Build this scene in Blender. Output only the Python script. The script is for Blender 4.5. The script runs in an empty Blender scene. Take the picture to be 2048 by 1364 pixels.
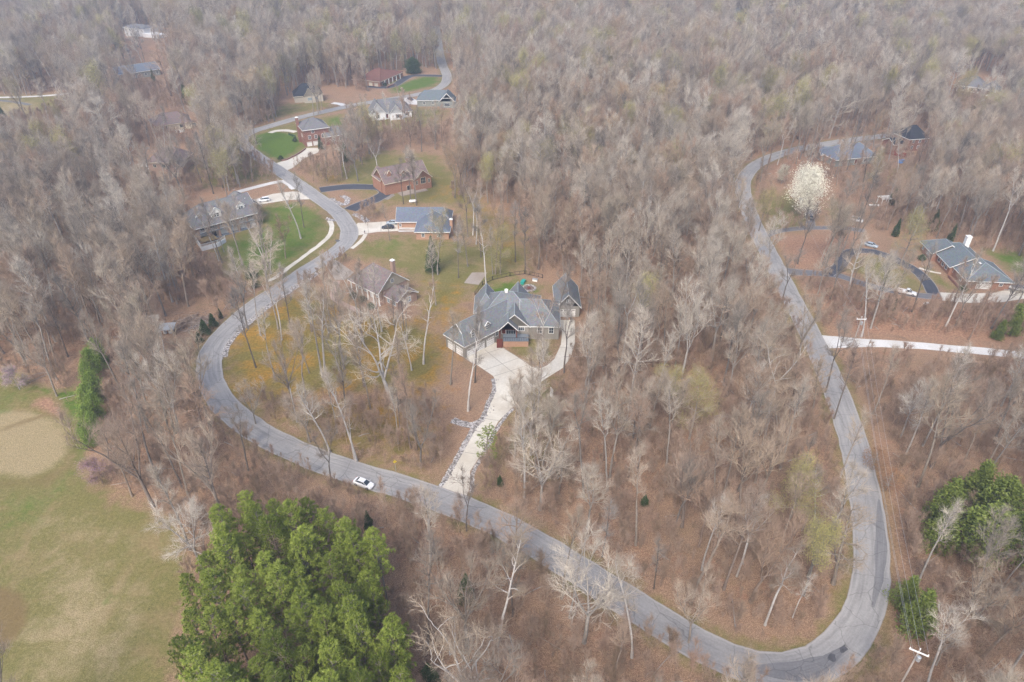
import bpy, bmesh, math, random
import numpy as np
from mathutils import Vector, Matrix
from mathutils.geometry import tessellate_polygon
S = bpy.context.scene
COL = S.collection
rad = math.radians

# ------------------------------------------------------------------ camera, world, sun, exposure
CAM_H, PITCH, FPX = 105.0, rad(33.4), 1365.0      # drone height (m), tilt below the horizon, focal length in photo pixels
cd = bpy.data.cameras.new("camera"); cam = bpy.data.objects.new("camera", cd); COL.objects.link(cam)
cam.location = (0, 0, CAM_H); cam.rotation_euler = (math.pi/2 - PITCH, 0, 0)
cd.sensor_width = 36; cd.lens = 36*FPX/2048; cd.clip_start = 0.5; cd.clip_end = 20000
S.camera = cam
SUN_EL, SUN_ROT = rad(48), rad(200)
W = bpy.data.worlds.new("World"); S.world = W; W.use_nodes = True
nt = W.node_tree; bg = nt.nodes["Background"]
sky = nt.nodes.new("ShaderNodeTexSky"); sky.sky_type = 'NISHITA'; sky.sun_disc = False
sky.sun_elevation = SUN_EL; sky.sun_rotation = SUN_ROT; sky.air_density = 1.0; sky.dust_density = 4.0; sky.ozone_density = 1.0
nt.links.new(sky.outputs[0], bg.inputs[0]); bg.inputs[1].default_value = 0.15
sl = bpy.data.lights.new("sun", 'SUN'); sl.energy = 1.2; sl.angle = rad(20); sl.color = (1, .95, .88)
so = bpy.data.objects.new("sun", sl); COL.objects.link(so)
sd = Vector((math.sin(SUN_ROT)*math.cos(SUN_EL), math.cos(SUN_ROT)*math.cos(SUN_EL), math.sin(SUN_EL)))
so.rotation_euler = sd.to_track_quat('Z', 'Y').to_euler()
S.view_settings.view_transform = 'Standard'; S.view_settings.look = 'None'
S.view_settings.exposure = 1.02; S.view_settings.gamma = 1
S.cycles.use_denoising = True; S.cycles.denoising_prefilter = 'NONE'; S.cycles.denoising_input_passes = 'RGB_ALBEDO_NORMAL'
S.cycles.max_bounces = 6; S.cycles.diffuse_bounces = 3; S.cycles.volume_bounces = 0; S.cycles.transparent_max_bounces = 8
S.cycles.sample_clamp_indirect = 4

# ------------------------------------------------------------------ helpers
def at(px, py, z=0.0):
    """a point of the photograph (2048 wide) at height z, as a place in the world"""
    u = (px-1024)/FPX; v = (682-py)/FPX
    dy = math.cos(PITCH)+v*math.sin(PITCH); dz = -math.sin(PITCH)+v*math.cos(PITCH)
    t = (CAM_H-z)/-dz
    return Vector((u*t, dy*t, z))
def proj(x, y, z):
    """world -> photograph pixels (arrays)"""
    zz = z-CAM_H
    d = y*math.cos(PITCH)-zz*math.sin(PITCH); up = y*math.sin(PITCH)+zz*math.cos(PITCH)
    return 1024+FPX*x/d, 682-FPX*up/d, d
def terrain(x, y):
    x = np.asarray(x, float); y = np.asarray(y, float)
    k = np.clip((np.hypot(x*.55, y)-500)/260, 0, 1); k = k*k*(3-2*k)
    h = (np.sin(x*.011+1.2+y*.004)*np.sin(y*.013+.4)*7+np.sin(x*.021+y*.009+2)*3.5+np.sin(x*.005-y*.017)*5)
    return k*h
def link(o, parent=None):
    COL.objects.link(o)
    if parent is not None: o.parent = parent
    return o
def tag(o, label=None, cat=None, group=None, kind=None):
    if label: o['label'] = label
    if cat: o['category'] = cat
    if group: o['group'] = group
    if kind: o['kind'] = kind
    return o
def thing(name, label, cat, loc=(0, 0, 0), rotz=0, group=None):
    o = bpy.data.objects.new(name, None); o.empty_display_size = .5; link(o)
    o.location = loc; o.rotation_euler = (0, 0, rotz)
    return tag(o, label, cat, group)
class MB:
    """collects faces with material slots, links them as one mesh object"""
    def __init__(s): s.v = []; s.f = []; s.mi = []; s.sm = False
    def face(s, pts, m=0):
        b = len(s.v); s.v.extend([tuple(p) for p in pts]); s.f.append(tuple(range(b, b+len(pts)))); s.mi.append(m)
    def box(s, c, d, T=None, m=0, taper=1.0):
        x, y, z = c; a, b, h = d[0]/2, d[1]/2, d[2]/2; t = taper
        P = [(-a, -b, -h), (a, -b, -h), (a, b, -h), (-a, b, -h), (-a*t, -b*t, h), (a*t, -b*t, h), (a*t, b*t, h), (-a*t, b*t, h)]
        P = [(x+p[0], y+p[1], z+p[2]) for p in P]
        if T: P = [T(*p) for p in P]
        bi = len(s.v); s.v.extend([tuple(p) for p in P])
        for q in ((0, 3, 2, 1), (4, 5, 6, 7), (0, 1, 5, 4), (1, 2, 6, 5), (2, 3, 7, 6), (3, 0, 4, 7)):
            s.f.append(tuple(bi+i for i in q)); s.mi.append(m)
    def tube(s, pts, rads, n=6, m=0, cap=True):
        b0 = len(s.v); pts = [Vector(p) for p in pts]; k = len(pts)
        for i, p in enumerate(pts):
            d = (pts[min(i+1, k-1)]-pts[max(i-1, 0)]); d = d.normalized() if d.length > 1e-9 else Vector((0, 0, 1))
            a = d.orthogonal().normalized() if abs(d.z) > .99 else Vector((-d.y, d.x, 0)).normalized()
            b = d.cross(a)
            for j in range(n):
                w = 2*math.pi*j/n; q = p+(a*math.cos(w)+b*math.sin(w))*rads[i]; s.v.append((q.x, q.y, q.z))
        for i in range(k-1):
            for j in range(n):
                j2 = (j+1) % n
                s.f.append((b0+i*n+j, b0+i*n+j2, b0+(i+1)*n+j2, b0+(i+1)*n+j)); s.mi.append(m)
        if cap:
            s.f.append(tuple(b0+(k-1)*n+j for j in range(n))); s.mi.append(m)
            s.f.append(tuple(b0+n-1-j for j in range(n))); s.mi.append(m)
    def mesh(s, name, mats, off=None, smooth=False):
        me = bpy.data.meshes.new(name)
        v = s.v if off is None else [(p[0]-off[0], p[1]-off[1], p[2]-off[2]) for p in s.v]
        me.from_pydata(v, [], s.f)
        for m_ in (mats if isinstance(mats, (list, tuple)) else [mats]): me.materials.append(m_)
        if any(s.mi): me.polygons.foreach_set("material_index", s.mi)
        if smooth: me.polygons.foreach_set("use_smooth", [True]*len(s.f))
        me.update()
        return me
    def build(s, name, mats, parent=None, off=None, smooth=False):
        if off is None and parent is not None and parent.get('_abs'): off = parent.location
        o = bpy.data.objects.new(name, s.mesh(name, mats, off, smooth)); return link(o, parent)

# ------------------------------------------------------------------ materials
def newmat(name, rough=.85, spec=.3, metal=0):
    m = bpy.data.materials.new(name); m.use_nodes = True; b = m.node_tree.nodes["Principled BSDF"]
    b.inputs["Roughness"].default_value = rough; b.inputs["Specular IOR Level"].default_value = spec; b.inputs["Metallic"].default_value = metal
    return m, m.node_tree, b
def N(t, kind, **kw):
    n = t.nodes.new(kind)
    for k, v in kw.items(): setattr(n, k, v)
    return n
def noise(t, vec, scale, detail=4, rough=.55, dist=0):
    n = N(t, "ShaderNodeTexNoise"); n.inputs["Scale"].default_value = scale; n.inputs["Detail"].default_value = detail
    n.inputs["Roughness"].default_value = rough; n.inputs["Distortion"].default_value = dist
    if vec is not None: t.links.new(vec, n.inputs["Vector"])
    return n.outputs["Fac"]
def ramp(t, fac, stops, interp='LINEAR'):
    r = N(t, "ShaderNodeValToRGB"); e = r.color_ramp.elements; r.color_ramp.interpolation = interp
    while len(e) < len(stops): e.new(.5)
    for i, (p, c) in enumerate(stops): e[i].position = p; e[i].color = (*c, 1) if len(c) == 3 else c
    t.links.new(fac, r.inputs[0]); return r.outputs[0]
def mixc(t, fac, a, b, mode='MIX'):
    n = N(t, "ShaderNodeMix", data_type='RGBA', blend_type=mode)
    for s, v in ((0, fac), (6, a), (7, b)):
        if isinstance(v, (int, float)): n.inputs[s].default_value = v
        elif isinstance(v, tuple): n.inputs[s].default_value = (*v, 1) if len(v) == 3 else v
        else: t.links.new(v, n.inputs[s])
    return n.outputs[2]
def mth(t, op, a, b=None, c=None, clamp=False):
    n = N(t, "ShaderNodeMath", operation=op, use_clamp=clamp)
    for i, v in enumerate((a, b, c)):
        if v is None: continue
        if isinstance(v, (int, float)): n.inputs[i].default_value = v
        else: t.links.new(v, n.inputs[i])
    return n.outputs[0]
def bump(t, b, h, strength=.4, dist=.1):
    n = N(t, "ShaderNodeBump"); n.inputs["Strength"].default_value = strength; n.inputs["Distance"].default_value = dist
    t.links.new(h, n.inputs["Height"]); t.links.new(n.outputs[0], b.inputs["Normal"])
def simple(name, c, var=.18, scale=1.5, rough=.8, spec=.3, metal=0, c2=None):
    """one surface colour with soft natural variation"""
    m, t, b = newmat(name, rough, spec, metal)
    co = N(t, "ShaderNodeTexCoord").outputs["Object"]
    f = noise(t, co, scale, 5, .6)
    c2 = c2 or tuple(x*(1-var) for x in c); c1 = tuple(min(1, x*(1+var*.6)) for x in c)
    t.links.new(ramp(t, f, [(.3, c2), (.7, c1)]), b.inputs["Base Color"])
    return m
def brickmat(name, c1, c2, mortar, scale=1.0):
    m, t, b = newmat(name, .9, .2)
    co = N(t, "ShaderNodeNewGeometry").outputs["Position"]
    # run bricks by height and horizontal distance so that any wall direction works
    s = N(t, "ShaderNodeSeparateXYZ"); t.links.new(co, s.inputs[0])
    c = N(t, "ShaderNodeCombineXYZ"); t.links.new(mth(t, 'ADD', s.outputs[0], s.outputs[1]), c.inputs[0]); t.links.new(s.outputs[2], c.inputs[1])
    br = N(t, "ShaderNodeTexBrick"); br.inputs["Scale"].default_value = 4*scale
    br.inputs["Color1"].default_value = (*c1, 1); br.inputs["Color2"].default_value = (*c2, 1); br.inputs["Mortar"].default_value = (*mortar, 1)
    br.inputs["Mortar Size"].default_value = .02; br.inputs["Brick Width"].default_value = .9; br.inputs["Row Height"].default_value = .32
    t.links.new(c.outputs[0], br.inputs["Vector"])
    f = noise(t, co, .8, 4)
    t.links.new(mixc(t, mth(t, 'MULTIPLY', f, .45), br.outputs["Color"], tuple(x*.6 for x in c1)), b.inputs["Base Color"])
    return m
def shingle(name, c, c2, streak=.35):
    m, t, b = newmat(name, .92, .15)
    g = N(t, "ShaderNodeNewGeometry").outputs["Position"]
    s = N(t, "ShaderNodeSeparateXYZ"); t.links.new(g, s.inputs[0])
    row = mth(t, 'FRACT', mth(t, 'MULTIPLY', s.outputs[2], 5.0))
    f = noise(t, g, 1.1, 6, .7); f2 = noise(t, g, .25, 3)
    mp = N(t, "ShaderNodeMapping"); mp.inputs["Scale"].default_value = (2.2, 2.2, 5); t.links.new(g, mp.inputs[0])
    vor = N(t, "ShaderNodeTexVoronoi"); vor.inputs["Scale"].default_value = 1.3; t.links.new(mp.outputs[0], vor.inputs["Vector"])
    base = ramp(t, f, [(.3, c2), (.7, c)])
    base = mixc(t, .25, base, vor.outputs["Color"], 'OVERLAY')
    base = mixc(t, mth(t, 'MULTIPLY', mth(t, 'GREATER_THAN', row, .8), streak), base, tuple(x*.6 for x in c2))
    base = mixc(t, mth(t, 'MULTIPLY', f2, .3), base, tuple(min(1, x*1.5) for x in c))
    t.links.new(base, b.inputs["Base Color"])
    return m
def siding(name, c):
    m, t, b = newmat(name, .7, .3)
    g = N(t, "ShaderNodeNewGeometry").outputs["Position"]; s = N(t, "ShaderNodeSeparateXYZ"); t.links.new(g, s.inputs[0])
    row = mth(t, 'FRACT', mth(t, 'MULTIPLY', s.outputs[2], 4.0)); f = noise(t, g, .7, 4)
    col = ramp(t, f, [(.3, tuple(x*.88 for x in c)), (.7, c)])
    t.links.new(mixc(t, mth(t, 'MULTIPLY', mth(t, 'LESS_THAN', row, .14), .4), col, tuple(x*.5 for x in c)), b.inputs["Base Color"])
    return m
M = {}
M['white'] = simple('white_paint', (.78, .78, .76), .08, 2, .5)
M['cream'] = simple('cream_siding', (.62, .56, .44), .1)
M['taupe'] = siding('taupe_siding', (.27, .255, .225))
M['greyside'] = siding('grey_siding', (.25, .27, .25))
M['whiteside'] = siding('white_siding', (.74, .75, .76))
M['stone'] = brickmat('pale_stone', (.42, .37, .3), (.5, .46, .38), (.5, .47, .42), .6)
M['brick_red'] = brickmat('red_brick', (.27, .125, .09), (.21, .09, .07), (.4, .33, .28))
M['brick_orange'] = brickmat('orange_brick', (.36, .18, .115), (.29, .14, .09), (.45, .36, .3))
M['brick_pink'] = brickmat('pink_brick', (.40, .22, .14), (.46, .28, .19), (.5, .42, .34))
M['brick_brown'] = brickmat('brown_brick', (.40, .28, .22), (.33, .22, .17), (.4, .33, .28))
M['roof_slate'] = shingle('slate_grey_shingles', (.175, .185, .195), (.125, .135, .142))
M['roof_blue'] = shingle('blue_grey_shingles', (.15, .17, .21), (.10, .12, .15))
M['roof_green'] = shingle('green_grey_shingles', (.14, .165, .18), (.10, .118, .13))
M['roof_grey'] = shingle('mid_grey_shingles', (.17, .17, .175), (.12, .12, .125))
M['roof_black'] = shingle('charcoal_shingles', (.04, .045, .055), (.02, .022, .028))
M['roof_brown'] = shingle('brown_shingles', (.20, .165, .16), (.12, .10, .10))
M['roof_tan'] = shingle('weathered_brown_shingles', (.20, .155, .145), (.13, .10, .095))
M['roof_red'] = shingle('red_brown_shingles', (.19, .095, .075), (.13, .065, .05))
M['ridge'] = simple('ridge_caps', (.27, .31, .33), .15)
M['glass'] = simple('window_glass', (.035, .05, .065), .3, 3, .12, .6)
M['skyglass'] = simple('bright_window_glass', (.22, .30, .36), .3, 3, .15, .6)
M['wood'] = simple('stained_wood', (.16, .05, .035), .3, 4)
M['deckwood'] = simple('blue_grey_decking', (.16, .19, .22), .2, 4)
M['greywood'] = simple('weathered_wood', (.27, .25, .23), .3, 3)
M['darkpanel'] = simple('dark_panels', (.05, .05, .055), .3, 3, .5)
M['iron'] = simple('dark_iron', (.03, .03, .035), .2, 5, .5)
M['poletimber'] = simple('pale_pole_timber', (.45, .40, .36), .2, 2)
M['galv'] = simple('galvanised_metal', (.48, .50, .52), .15, 4, .4, .5, .4)
M['rubber'] = simple('tyre_rubber', (.02, .02, .02), .2, 5, .9)
M['chrome'] = simple('wheel_alloy', (.5, .5, .52), .15, 5, .3, .5, .7)
def carpaint(name, c):
    m = simple(name, c, .05, 1, .25, .5); m.node_tree.nodes["Principled BSDF"].inputs["Coat Weight"].default_value = .6; return m
M['car_white'] = carpaint('white_car_paint', (.78, .79, .80)); M['car_black'] = carpaint('black_car_paint', (.018, .02, .025))
M['car_silver'] = carpaint('silver_blue_car_paint', (.36, .42, .48)); M['car_navy'] = carpaint('navy_car_paint', (.03, .06, .14))
M['car_grey'] = carpaint('grey_car_paint', (.16, .165, .17)); M['navy_cloth'] = simple('navy_canvas', (.02, .035, .11), .3, 3)
M['lamp'] = simple('headlight_lens', (.6, .62, .65), .1, 4, .15, .6); M['tail'] = simple('taillight_lens', (.35, .01, .01), .1, 4, .2, .6)
M['yellow'] = simple('yellow_sign_paint', (.55, .42, .04), .1, 3, .5); M['teal'] = simple('teal_plastic', (.03, .30, .26), .2, 3, .5)
M['blue'] = simple('blue_tarpaulin', (.06, .22, .55), .2, 3, .5); M['skin'] = simple('skin', (.45, .27, .2), .05, 3, .6)
M['denim'] = simple('dark_denim', (.03, .04, .07), .2, 5); M['hair'] = simple('dark_hair', (.03, .02, .015), .2, 6)
M['redfence'] = simple('rust_red_boards', (.25, .05, .03), .3, 2)
def asphalt(name, c, dark, edge=True):
    """worn chip road: lengthwise wheel streaks, patched tar, pale crumbled edges; UV: u = metres along, v = 0..1 across"""
    m, t, b = newmat(name, .93, .2)
    uv = N(t, "ShaderNodeUVMap"); uv.uv_map = "UVMap"
    s = N(t, "ShaderNodeSeparateXYZ"); t.links.new(uv.outputs[0], s.inputs[0])
    g = N(t, "ShaderNodeNewGeometry").outputs["Position"]
    st = N(t, "ShaderNodeCombineXYZ"); t.links.new(mth(t, 'MULTIPLY', s.outputs[0], .05), st.inputs[0]); t.links.new(mth(t, 'MULTIPLY', s.outputs[1], 5.0), st.inputs[1])
    streak = noise(t, st.outputs[0], 1.6, 5, .6, .3)
    big = noise(t, g, .045, 4, .6, .6); fine = noise(t, g, 2.6, 5, .7); mid = noise(t, g, .35, 5, .65)
    col = ramp(t, streak, [(.3, dark), (.47, c), (.68, tuple(x*1.3 for x in c))])
    col = mixc(t, mth(t, 'MULTIPLY', ramp(t, big, [(.45, (0, 0, 0)), (.65, (1, 1, 1))]), .45), col, dark)
    col = mixc(t, ramp(t, mid, [(.60, (0, 0, 0)), (.72, (.4, .4, .4))]), col, tuple(x*1.35 for x in c))
    col = mixc(t, .35, col, ramp(t, fine, [(.3, tuple(x*.6 for x in c)), (.7, tuple(x*1.3 for x in c))]))
    cr = N(t, "ShaderNodeTexVoronoi", feature='DISTANCE_TO_EDGE'); cr.inputs["Scale"].default_value = .17
    wv = N(t, "ShaderNodeVectorMath", operation='ADD'); nn = N(t, "ShaderNodeTexNoise"); nn.inputs["Scale"].default_value = .5
    t.links.new(g, nn.inputs["Vector"]); t.links.new(g, wv.inputs[0]); t.links.new(nn.outputs["Color"], wv.inputs[1]); t.links.new(wv.outputs[0], cr.inputs["Vector"])
    col = mixc(t, ramp(t, cr.outputs["Distance"], [(.0, (.55, .55, .55)), (.014, (0, 0, 0))]), col, tuple(x*.45 for x in dark))
    if edge:
        e = mth(t, 'ABSOLUTE', mth(t, 'SUBTRACT', s.outputs[1], .5))
        e = mth(t, 'ADD', e, mth(t, 'MULTIPLY', mth(t, 'SUBTRACT', noise(t, g, .5, 5, .7), .5), .09))
        col = mixc(t, ramp(t, e, [(.425, (0, 0, 0)), (.465, (.75, .75, .75))]), col, (.36, .35, .34))
        gm = noise(t, g, 1.4, 4)
        col = mixc(t, mth(t, 'MULTIPLY', ramp(t, e, [(.47, (0, 0, 0)), (.5, (1, 1, 1))]), gm), col, (.18, .14, .10))
    t.links.new(col, b.inputs["Base Color"]); bump(t, b, fine, .3, .03)
    return m
M['road'] = asphalt('worn_road_asphalt', (.285, .28, .275), (.185, .18, .18))
M['tar'] = asphalt('dark_drive_asphalt', (.065, .07, .085), (.045, .048, .06))
M['tar_mid'] = asphalt('greyed_drive_asphalt', (.15, .15, .16), (.09, .09, .10))
M['patch'] = simple('tar_patch', (.10, .10, .11), .35, 1.2)
M['road_dark'] = asphalt('darker_relaid_asphalt', (.19, .19, .195), (.13, .13, .14), False)
def concrete(name, c, dirt=(.30, .24, .16), amt=.5):
    m, t, b = newmat(name, .85, .25); g = N(t, "ShaderNodeNewGeometry").outputs["Position"]
    f = noise(t, g, .12, 6, .65, .5); f2 = noise(t, g, 1.8, 5, .7)
    col = ramp(t, f2, [(.3, tuple(x*.84 for x in c)), (.7, tuple(min(.85, x*1.08) for x in c))])
    col = mixc(t, mth(t, 'MULTIPLY', ramp(t, f, [(.42, (0, 0, 0)), (.68, (1, 1, 1))]), amt), col, dirt)
    t.links.new(col, b.inputs["Base Color"]); return m
M['concrete'] = concrete('drive_concrete', (.60, .57, .50), (.40, .35, .28), .6)
M['concrete_white'] = concrete('white_concrete', (.60, .60, .59), (.42, .40, .37), .6)
M['concrete_dull'] = concrete('stained_concrete', (.33, .29, .25), (.22, .17, .13), .7)
M['joint'] = simple('concrete_joint', (.26, .24, .2), .1)
M['path_pink'] = brickmat('brick_path', (.38, .26, .21), (.44, .32, .27), (.4, .34, .3))
def rocks(name):
    m, t, b = newmat(name, .9, .2); g = N(t, "ShaderNodeNewGeometry").outputs["Position"]
    v = N(t, "ShaderNodeTexVoronoi"); v.inputs["Scale"].default_value = 3.0; t.links.new(g, v.inputs["Vector"])
    w = N(t, "ShaderNodeSeparateColor"); t.links.new(v.outputs["Color"], w.inputs[0])
    t.links.new(ramp(t, w.outputs[0], [(0, (.11, .10, .09)), (.45, (.27, .25, .24)), (1, (.52, .50, .49))]), b.inputs["Base Color"]); return m
M['rock'] = rocks('river_rock')

# ------------------------------------------------------------------ ground: one sheet, cover painted as weights
def poly_w(pts): return np.array([at(*p)[:2] for p in pts])
def inside(px, py, P):
    r = np.zeros(px.shape, bool); n = len(P)
    for i in range(n):
        x1, y1 = P[i]; x2, y2 = P[(i+1) % n]
        c = ((y1 > py) != (y2 > py))
        with np.errstate(divide='ignore', invalid='ignore'):
            r ^= c & (px < (x2-x1)*(py-y1)/(y2-y1+1e-12)+x1)
    return r
def seg_dist(px, py, P, closed=True):
    d = np.full(px.shape, 1e9); n = len(P)
    for i in range(n if closed else n-1):
        a = P[i]; b = P[(i+1) % n]; ab = b-a; L = max(ab@ab, 1e-9)
        t = np.clip(((px-a[0])*ab[0]+(py-a[1])*ab[1])/L, 0, 1)
        d = np.minimum(d, np.hypot(px-a[0]-t*ab[0], py-a[1]-t*ab[1]))
    return d
def soft(px, py, P, w):
    """1 inside, fading to 0 over w metres outside"""
    lo = P.min(0)-w; hi = P.max(0)+w
    m = (px > lo[0]) & (px < hi[0]) & (py > lo[1]) & (py < hi[1]); r = np.zeros(px.shape)
    if m.any():
        x, y = px[m], py[m]; ins = inside(x, y, P); d = seg_dist(x, y, P); sd_ = np.where(ins, d, -d)
        r[m] = np.clip(sd_/w*.5+.5, 0, 1)
    return r
ROAD = [(872, 60), (876, 85), (880, 110), (886, 132), (894, 152), (890, 167), (872, 179), (840, 188), (800, 195), (745, 204), (700, 212), (655, 222), (600, 235), (545, 251), (503, 264), (484, 276), (488, 290), (510, 309),
        (545, 333), (588, 362), (622, 386), (652, 407), (678, 427), (693, 447), (699, 466), (692, 485), (672, 503), (640, 524), (606, 546), (566, 573), (533, 595), (502, 617), (474, 642), (450, 665), (430, 690),
        (419, 718), (419, 752), (432, 785), (461, 822), (510, 860), (565, 890), (630, 918), (705, 944), (790, 970), (870, 996), (940, 1022), (1010, 1054), (1080, 1093), (1150, 1136),
        (1220, 1180), (1290, 1225), (1360, 1268), (1430, 1306), (1490, 1330), (1550, 1342), (1610, 1336), (1662, 1312), (1703, 1270), (1730, 1215), (1742, 1150), (1741, 1080), (1731, 1000), (1718, 930),
        (1701, 865), (1682, 810), (1656, 745), (1628, 685), (1598, 625), (1570, 572), (1545, 522), (1522, 478), (1500, 430), (1487, 390), (1488, 358), (1510, 332), (1550, 312), (1600, 298), (1660, 287), (1720, 278), (1790, 270)]
roadw = [at(*p)[:2] for p in ROAD]; roadw = np.array(roadw)
def catmull(P, step=2.5, closed=False):
    P = np.asarray(P, float); out = []
    n = len(P)
    for i in range(n-1):
        p0 = P[max(i-1, 0)]; p1 = P[i]; p2 = P[i+1]; p3 = P[min(i+2, n-1)]
        k = max(2, int(np.linalg.norm(p2-p1)/step))
        for j in range(k):
            t = j/k; out.append(.5*((2*p1)+(-p0+p2)*t+(2*p0-5*p1+4*p2-p3)*t*t+(-p0+3*p1-3*p2+p3)*t**3))
    out.append(P[-1]); return np.array(out)
roadc = catmull(roadw)
G_ = {k: [] for k in ('grass', 'moss', 'dead', 'dirt', 'lush', 'brown')}   # (pixel polygon, softness m, amount)
def cover(kind, pts, w=6, amt=1.0): G_[kind].append((poly_w(pts), w, amt))
# yards
cover('moss', [(560, 790), (880, 770), (900, 860), (850, 930), (700, 900), (540, 850)], 14, .62)
cover('grass', [(640, 335), (760, 300), (880, 310), (960, 380), (960, 420), (900, 412), (760, 408), (690, 375)], 9, .85)
cover('moss', [(840, 560), (950, 560), (950, 640), (870, 680), (830, 640)], 9, .6)
cover('moss', [(462, 660), (540, 610), (620, 575), (668, 600), (760, 640), (850, 640), (905, 700), (880, 760), (830, 790), (720, 780), (620, 790), (540, 800), (470, 800), (442, 750), (444, 700)], 9, .95)
cover('grass', [(470, 800), (620, 790), (800, 800), (880, 870), (850, 960), (700, 930), (560, 880)], 12, .6)
cover('grass', [(1030, 770), (1110, 740), (1120, 800), (1110, 940), (1080, 960), (1020, 900), (960, 990), (980, 900), (1020, 830)], 8, .8)
cover('grass', [(1010, 690), (1070, 735), (1108, 715), (1118, 680), (1090, 660)], 4, .8)
cover('grass', [(715, 478), (800, 470), (960, 480), (1062, 490), (1068, 530), (1040, 560), (950, 590), (900, 620), (845, 650), (820, 560), (740, 520), (690, 520)], 8, .85)
cover('lush', [(725, 478), (800, 472), (840, 490), (790, 510), (720, 505)], 5, .45)
cover('moss', [(870, 345), (930, 360), (1040, 420), (1066, 480), (1066, 540), (980, 545), (900, 410), (780, 405), (720, 440), (700, 425), (760, 400), (830, 395)], 8, .42)
cover('grass', [(760, 395), (880, 360), (960, 400), (1060, 450), (1060, 500), (900, 480), (900, 420), (790, 415), (720, 440)], 8, .6)
cover('lush', [(525, 410), (600, 400), (640, 425), (652, 440), (645, 480), (610, 510), (560, 545), (520, 555), (460, 535), (440, 490), (520, 455)], 5, .6)
cover('grass', [(420, 500), (525, 405), (640, 410), (690, 460), (670, 500), (560, 575), (520, 575), (440, 540)], 7, .9)
cover('lush', [(507, 272), (540, 263), (590, 268), (606, 288), (590, 305), (560, 318), (535, 312), (512, 294)], 4, 1.0)
cover('grass', [(500, 262), (600, 240), (690, 225), (700, 250), (670, 262), (600, 330), (560, 335), (500, 300)], 6, .8)
cover('lush', [(652, 238), (680, 232), (690, 250), (665, 255)], 5, .8)
cover('lush', [(775, 178), (800, 166), (840, 152), (880, 152), (886, 164), (866, 174), (820, 184), (785, 188)], 6, .75)
cover('lush', [(764, 165), (800, 155), (804, 160), (780, 170)], 4, .7)
cover('grass', [(560, 208), (650, 195), (680, 212), (600, 230), (500, 252), (520, 225)], 8, .7)
cover('grass', [(820, 210), (900, 220), (880, 245), (830, 260), (740, 265), (735, 240)], 8, .8)
cover('grass', [(470, 290), (490, 300), (560, 350), (540, 365), (400, 380), (370, 330), (400, 290)], 8, .75)
cover('lush', [(240, 335), (275, 330), (285, 350), (250, 360)], 6, .6)
cover('grass', [(600, 330), (650, 320), (700, 360), (680, 372), (640, 372)], 6, .6); cover('moss', [(620, 340), (690, 345), (700, 368), (650, 370)], 5, .6)
cover('lush', [(955, 600), (975, 572), (1020, 560), (1075, 565), (1085, 590), (1030, 600)], 4, .8)
cover('grass', [(1070, 560), (1150, 560), (1160, 590), (1080, 600)], 6, .5)
# right side yards: rust coloured needles and leaves, thin grass
cover('dirt', [(1540, 470), (1700, 465), (1720, 500), (1680, 535), (1580, 540)], 7, .85)
cover('dirt', [(1600, 555), (1700, 565), (1800, 600), (2048, 620), (2048, 700), (1700, 680), (1640, 640)], 7, .75)
cover('dirt', [(1765, 860), (1780, 1000), (1800, 1100), (1850, 1364), (1800, 1364), (1775, 1200), (1770, 1100), (1745, 960), (1735, 860)], 6, .8)
cover('dirt', [(1530, 330), (1640, 290), (1660, 330), (1580, 360), (1530, 350)], 8, .8); cover('dirt', [(870, 270), (920, 270), (960, 400), (930, 400)], 10, .6)
cover('grass', [(1685, 540), (1710, 508), (1760, 505), (1850, 560), (1860, 590), (1790, 580)], 5, .8)
cover('grass', [(1500, 400), (1580, 380), (1640, 440), (1600, 465), (1540, 470)], 7, .8)
cover('lush', [(1960, 500), (2060, 500), (2060, 560), (2015, 540)], 6, .8); cover('grass', [(1840, 520), (1930, 580), (1900, 590), (1850, 560)], 4, .7)
cover('grass', [(1720, 345), (1850, 320), (1850, 345), (1740, 380)], 8, .7); cover('grass', [(1640, 400), (1700, 395), (1710, 440), (1640, 450)], 6, .6)
cover('grass', [(1560, 1330), (1620, 1280), (1680, 1220), (1690, 1260), (1640, 1310), (1570, 1345)], 3, .9)
cover('grass', [(1770, 1180), (1795, 1200), (1790, 1300), (1740, 1364), (1700, 1364), (1760, 1270)], 3, .8)
# golf course
GOLF = [(-700, 700), (-200, 735), (40, 748), (110, 790), (160, 830), (175, 880), (160, 930), (210, 985), (290, 1015), (340, 1045), (375, 1100), (380, 1180), (350, 1290), (350, 1500), (-900, 1500)]
cover('grass', GOLF, 5, 1.0)
cover('dead', [(-100, 830), (60, 822), (120, 845), (138, 880), (120, 930), (60, 955), (-100, 940)], 2.5, 1.0)
cover('dead', [(90, 1130), (170, 1090), (260, 1150), (300, 1250), (240, 1364), (60, 1400), (20, 1290), (70, 1200)], 9, .62)
cover('dead', [(60, 1010), (200, 1020), (330, 1060), (340, 1140), (200, 1100), (40, 1150)], 8, .45)
cover('dirt', [(70, 800), (130, 782), (172, 775), (172, 812), (120, 835), (60, 815)], 3, 1.0); cover('dirt', [(-50, 790), (20, 800), (20, 812), (-50, 815)], 2, .5)
cover('brown', [(0, 856), (50, 838), (100, 824), (104, 829), (50, 848), (0, 866)], 1.5, .8)
cover('brown', [(-100, 955), (60, 955), (125, 930), (150, 880), (135, 850), (160, 880), (150, 935), (100, 975), (-100, 985)], 4, .7)
cover('brown', [(-200, 1160), (0, 1172), (40, 1185), (58, 1215), (50, 1250), (20, 1290), (-200, 1330)], 1.5, 1.0)
cover('lush', [(0, 1000), (80, 990), (150, 900), (175, 900), (140, 980), (60, 1050), (0, 1060)], 6, .62)
cover('lush', [(90, 780), (150, 770), (175, 800), (175, 900), (155, 920), (160, 850), (130, 830)], 3, .8)
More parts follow.
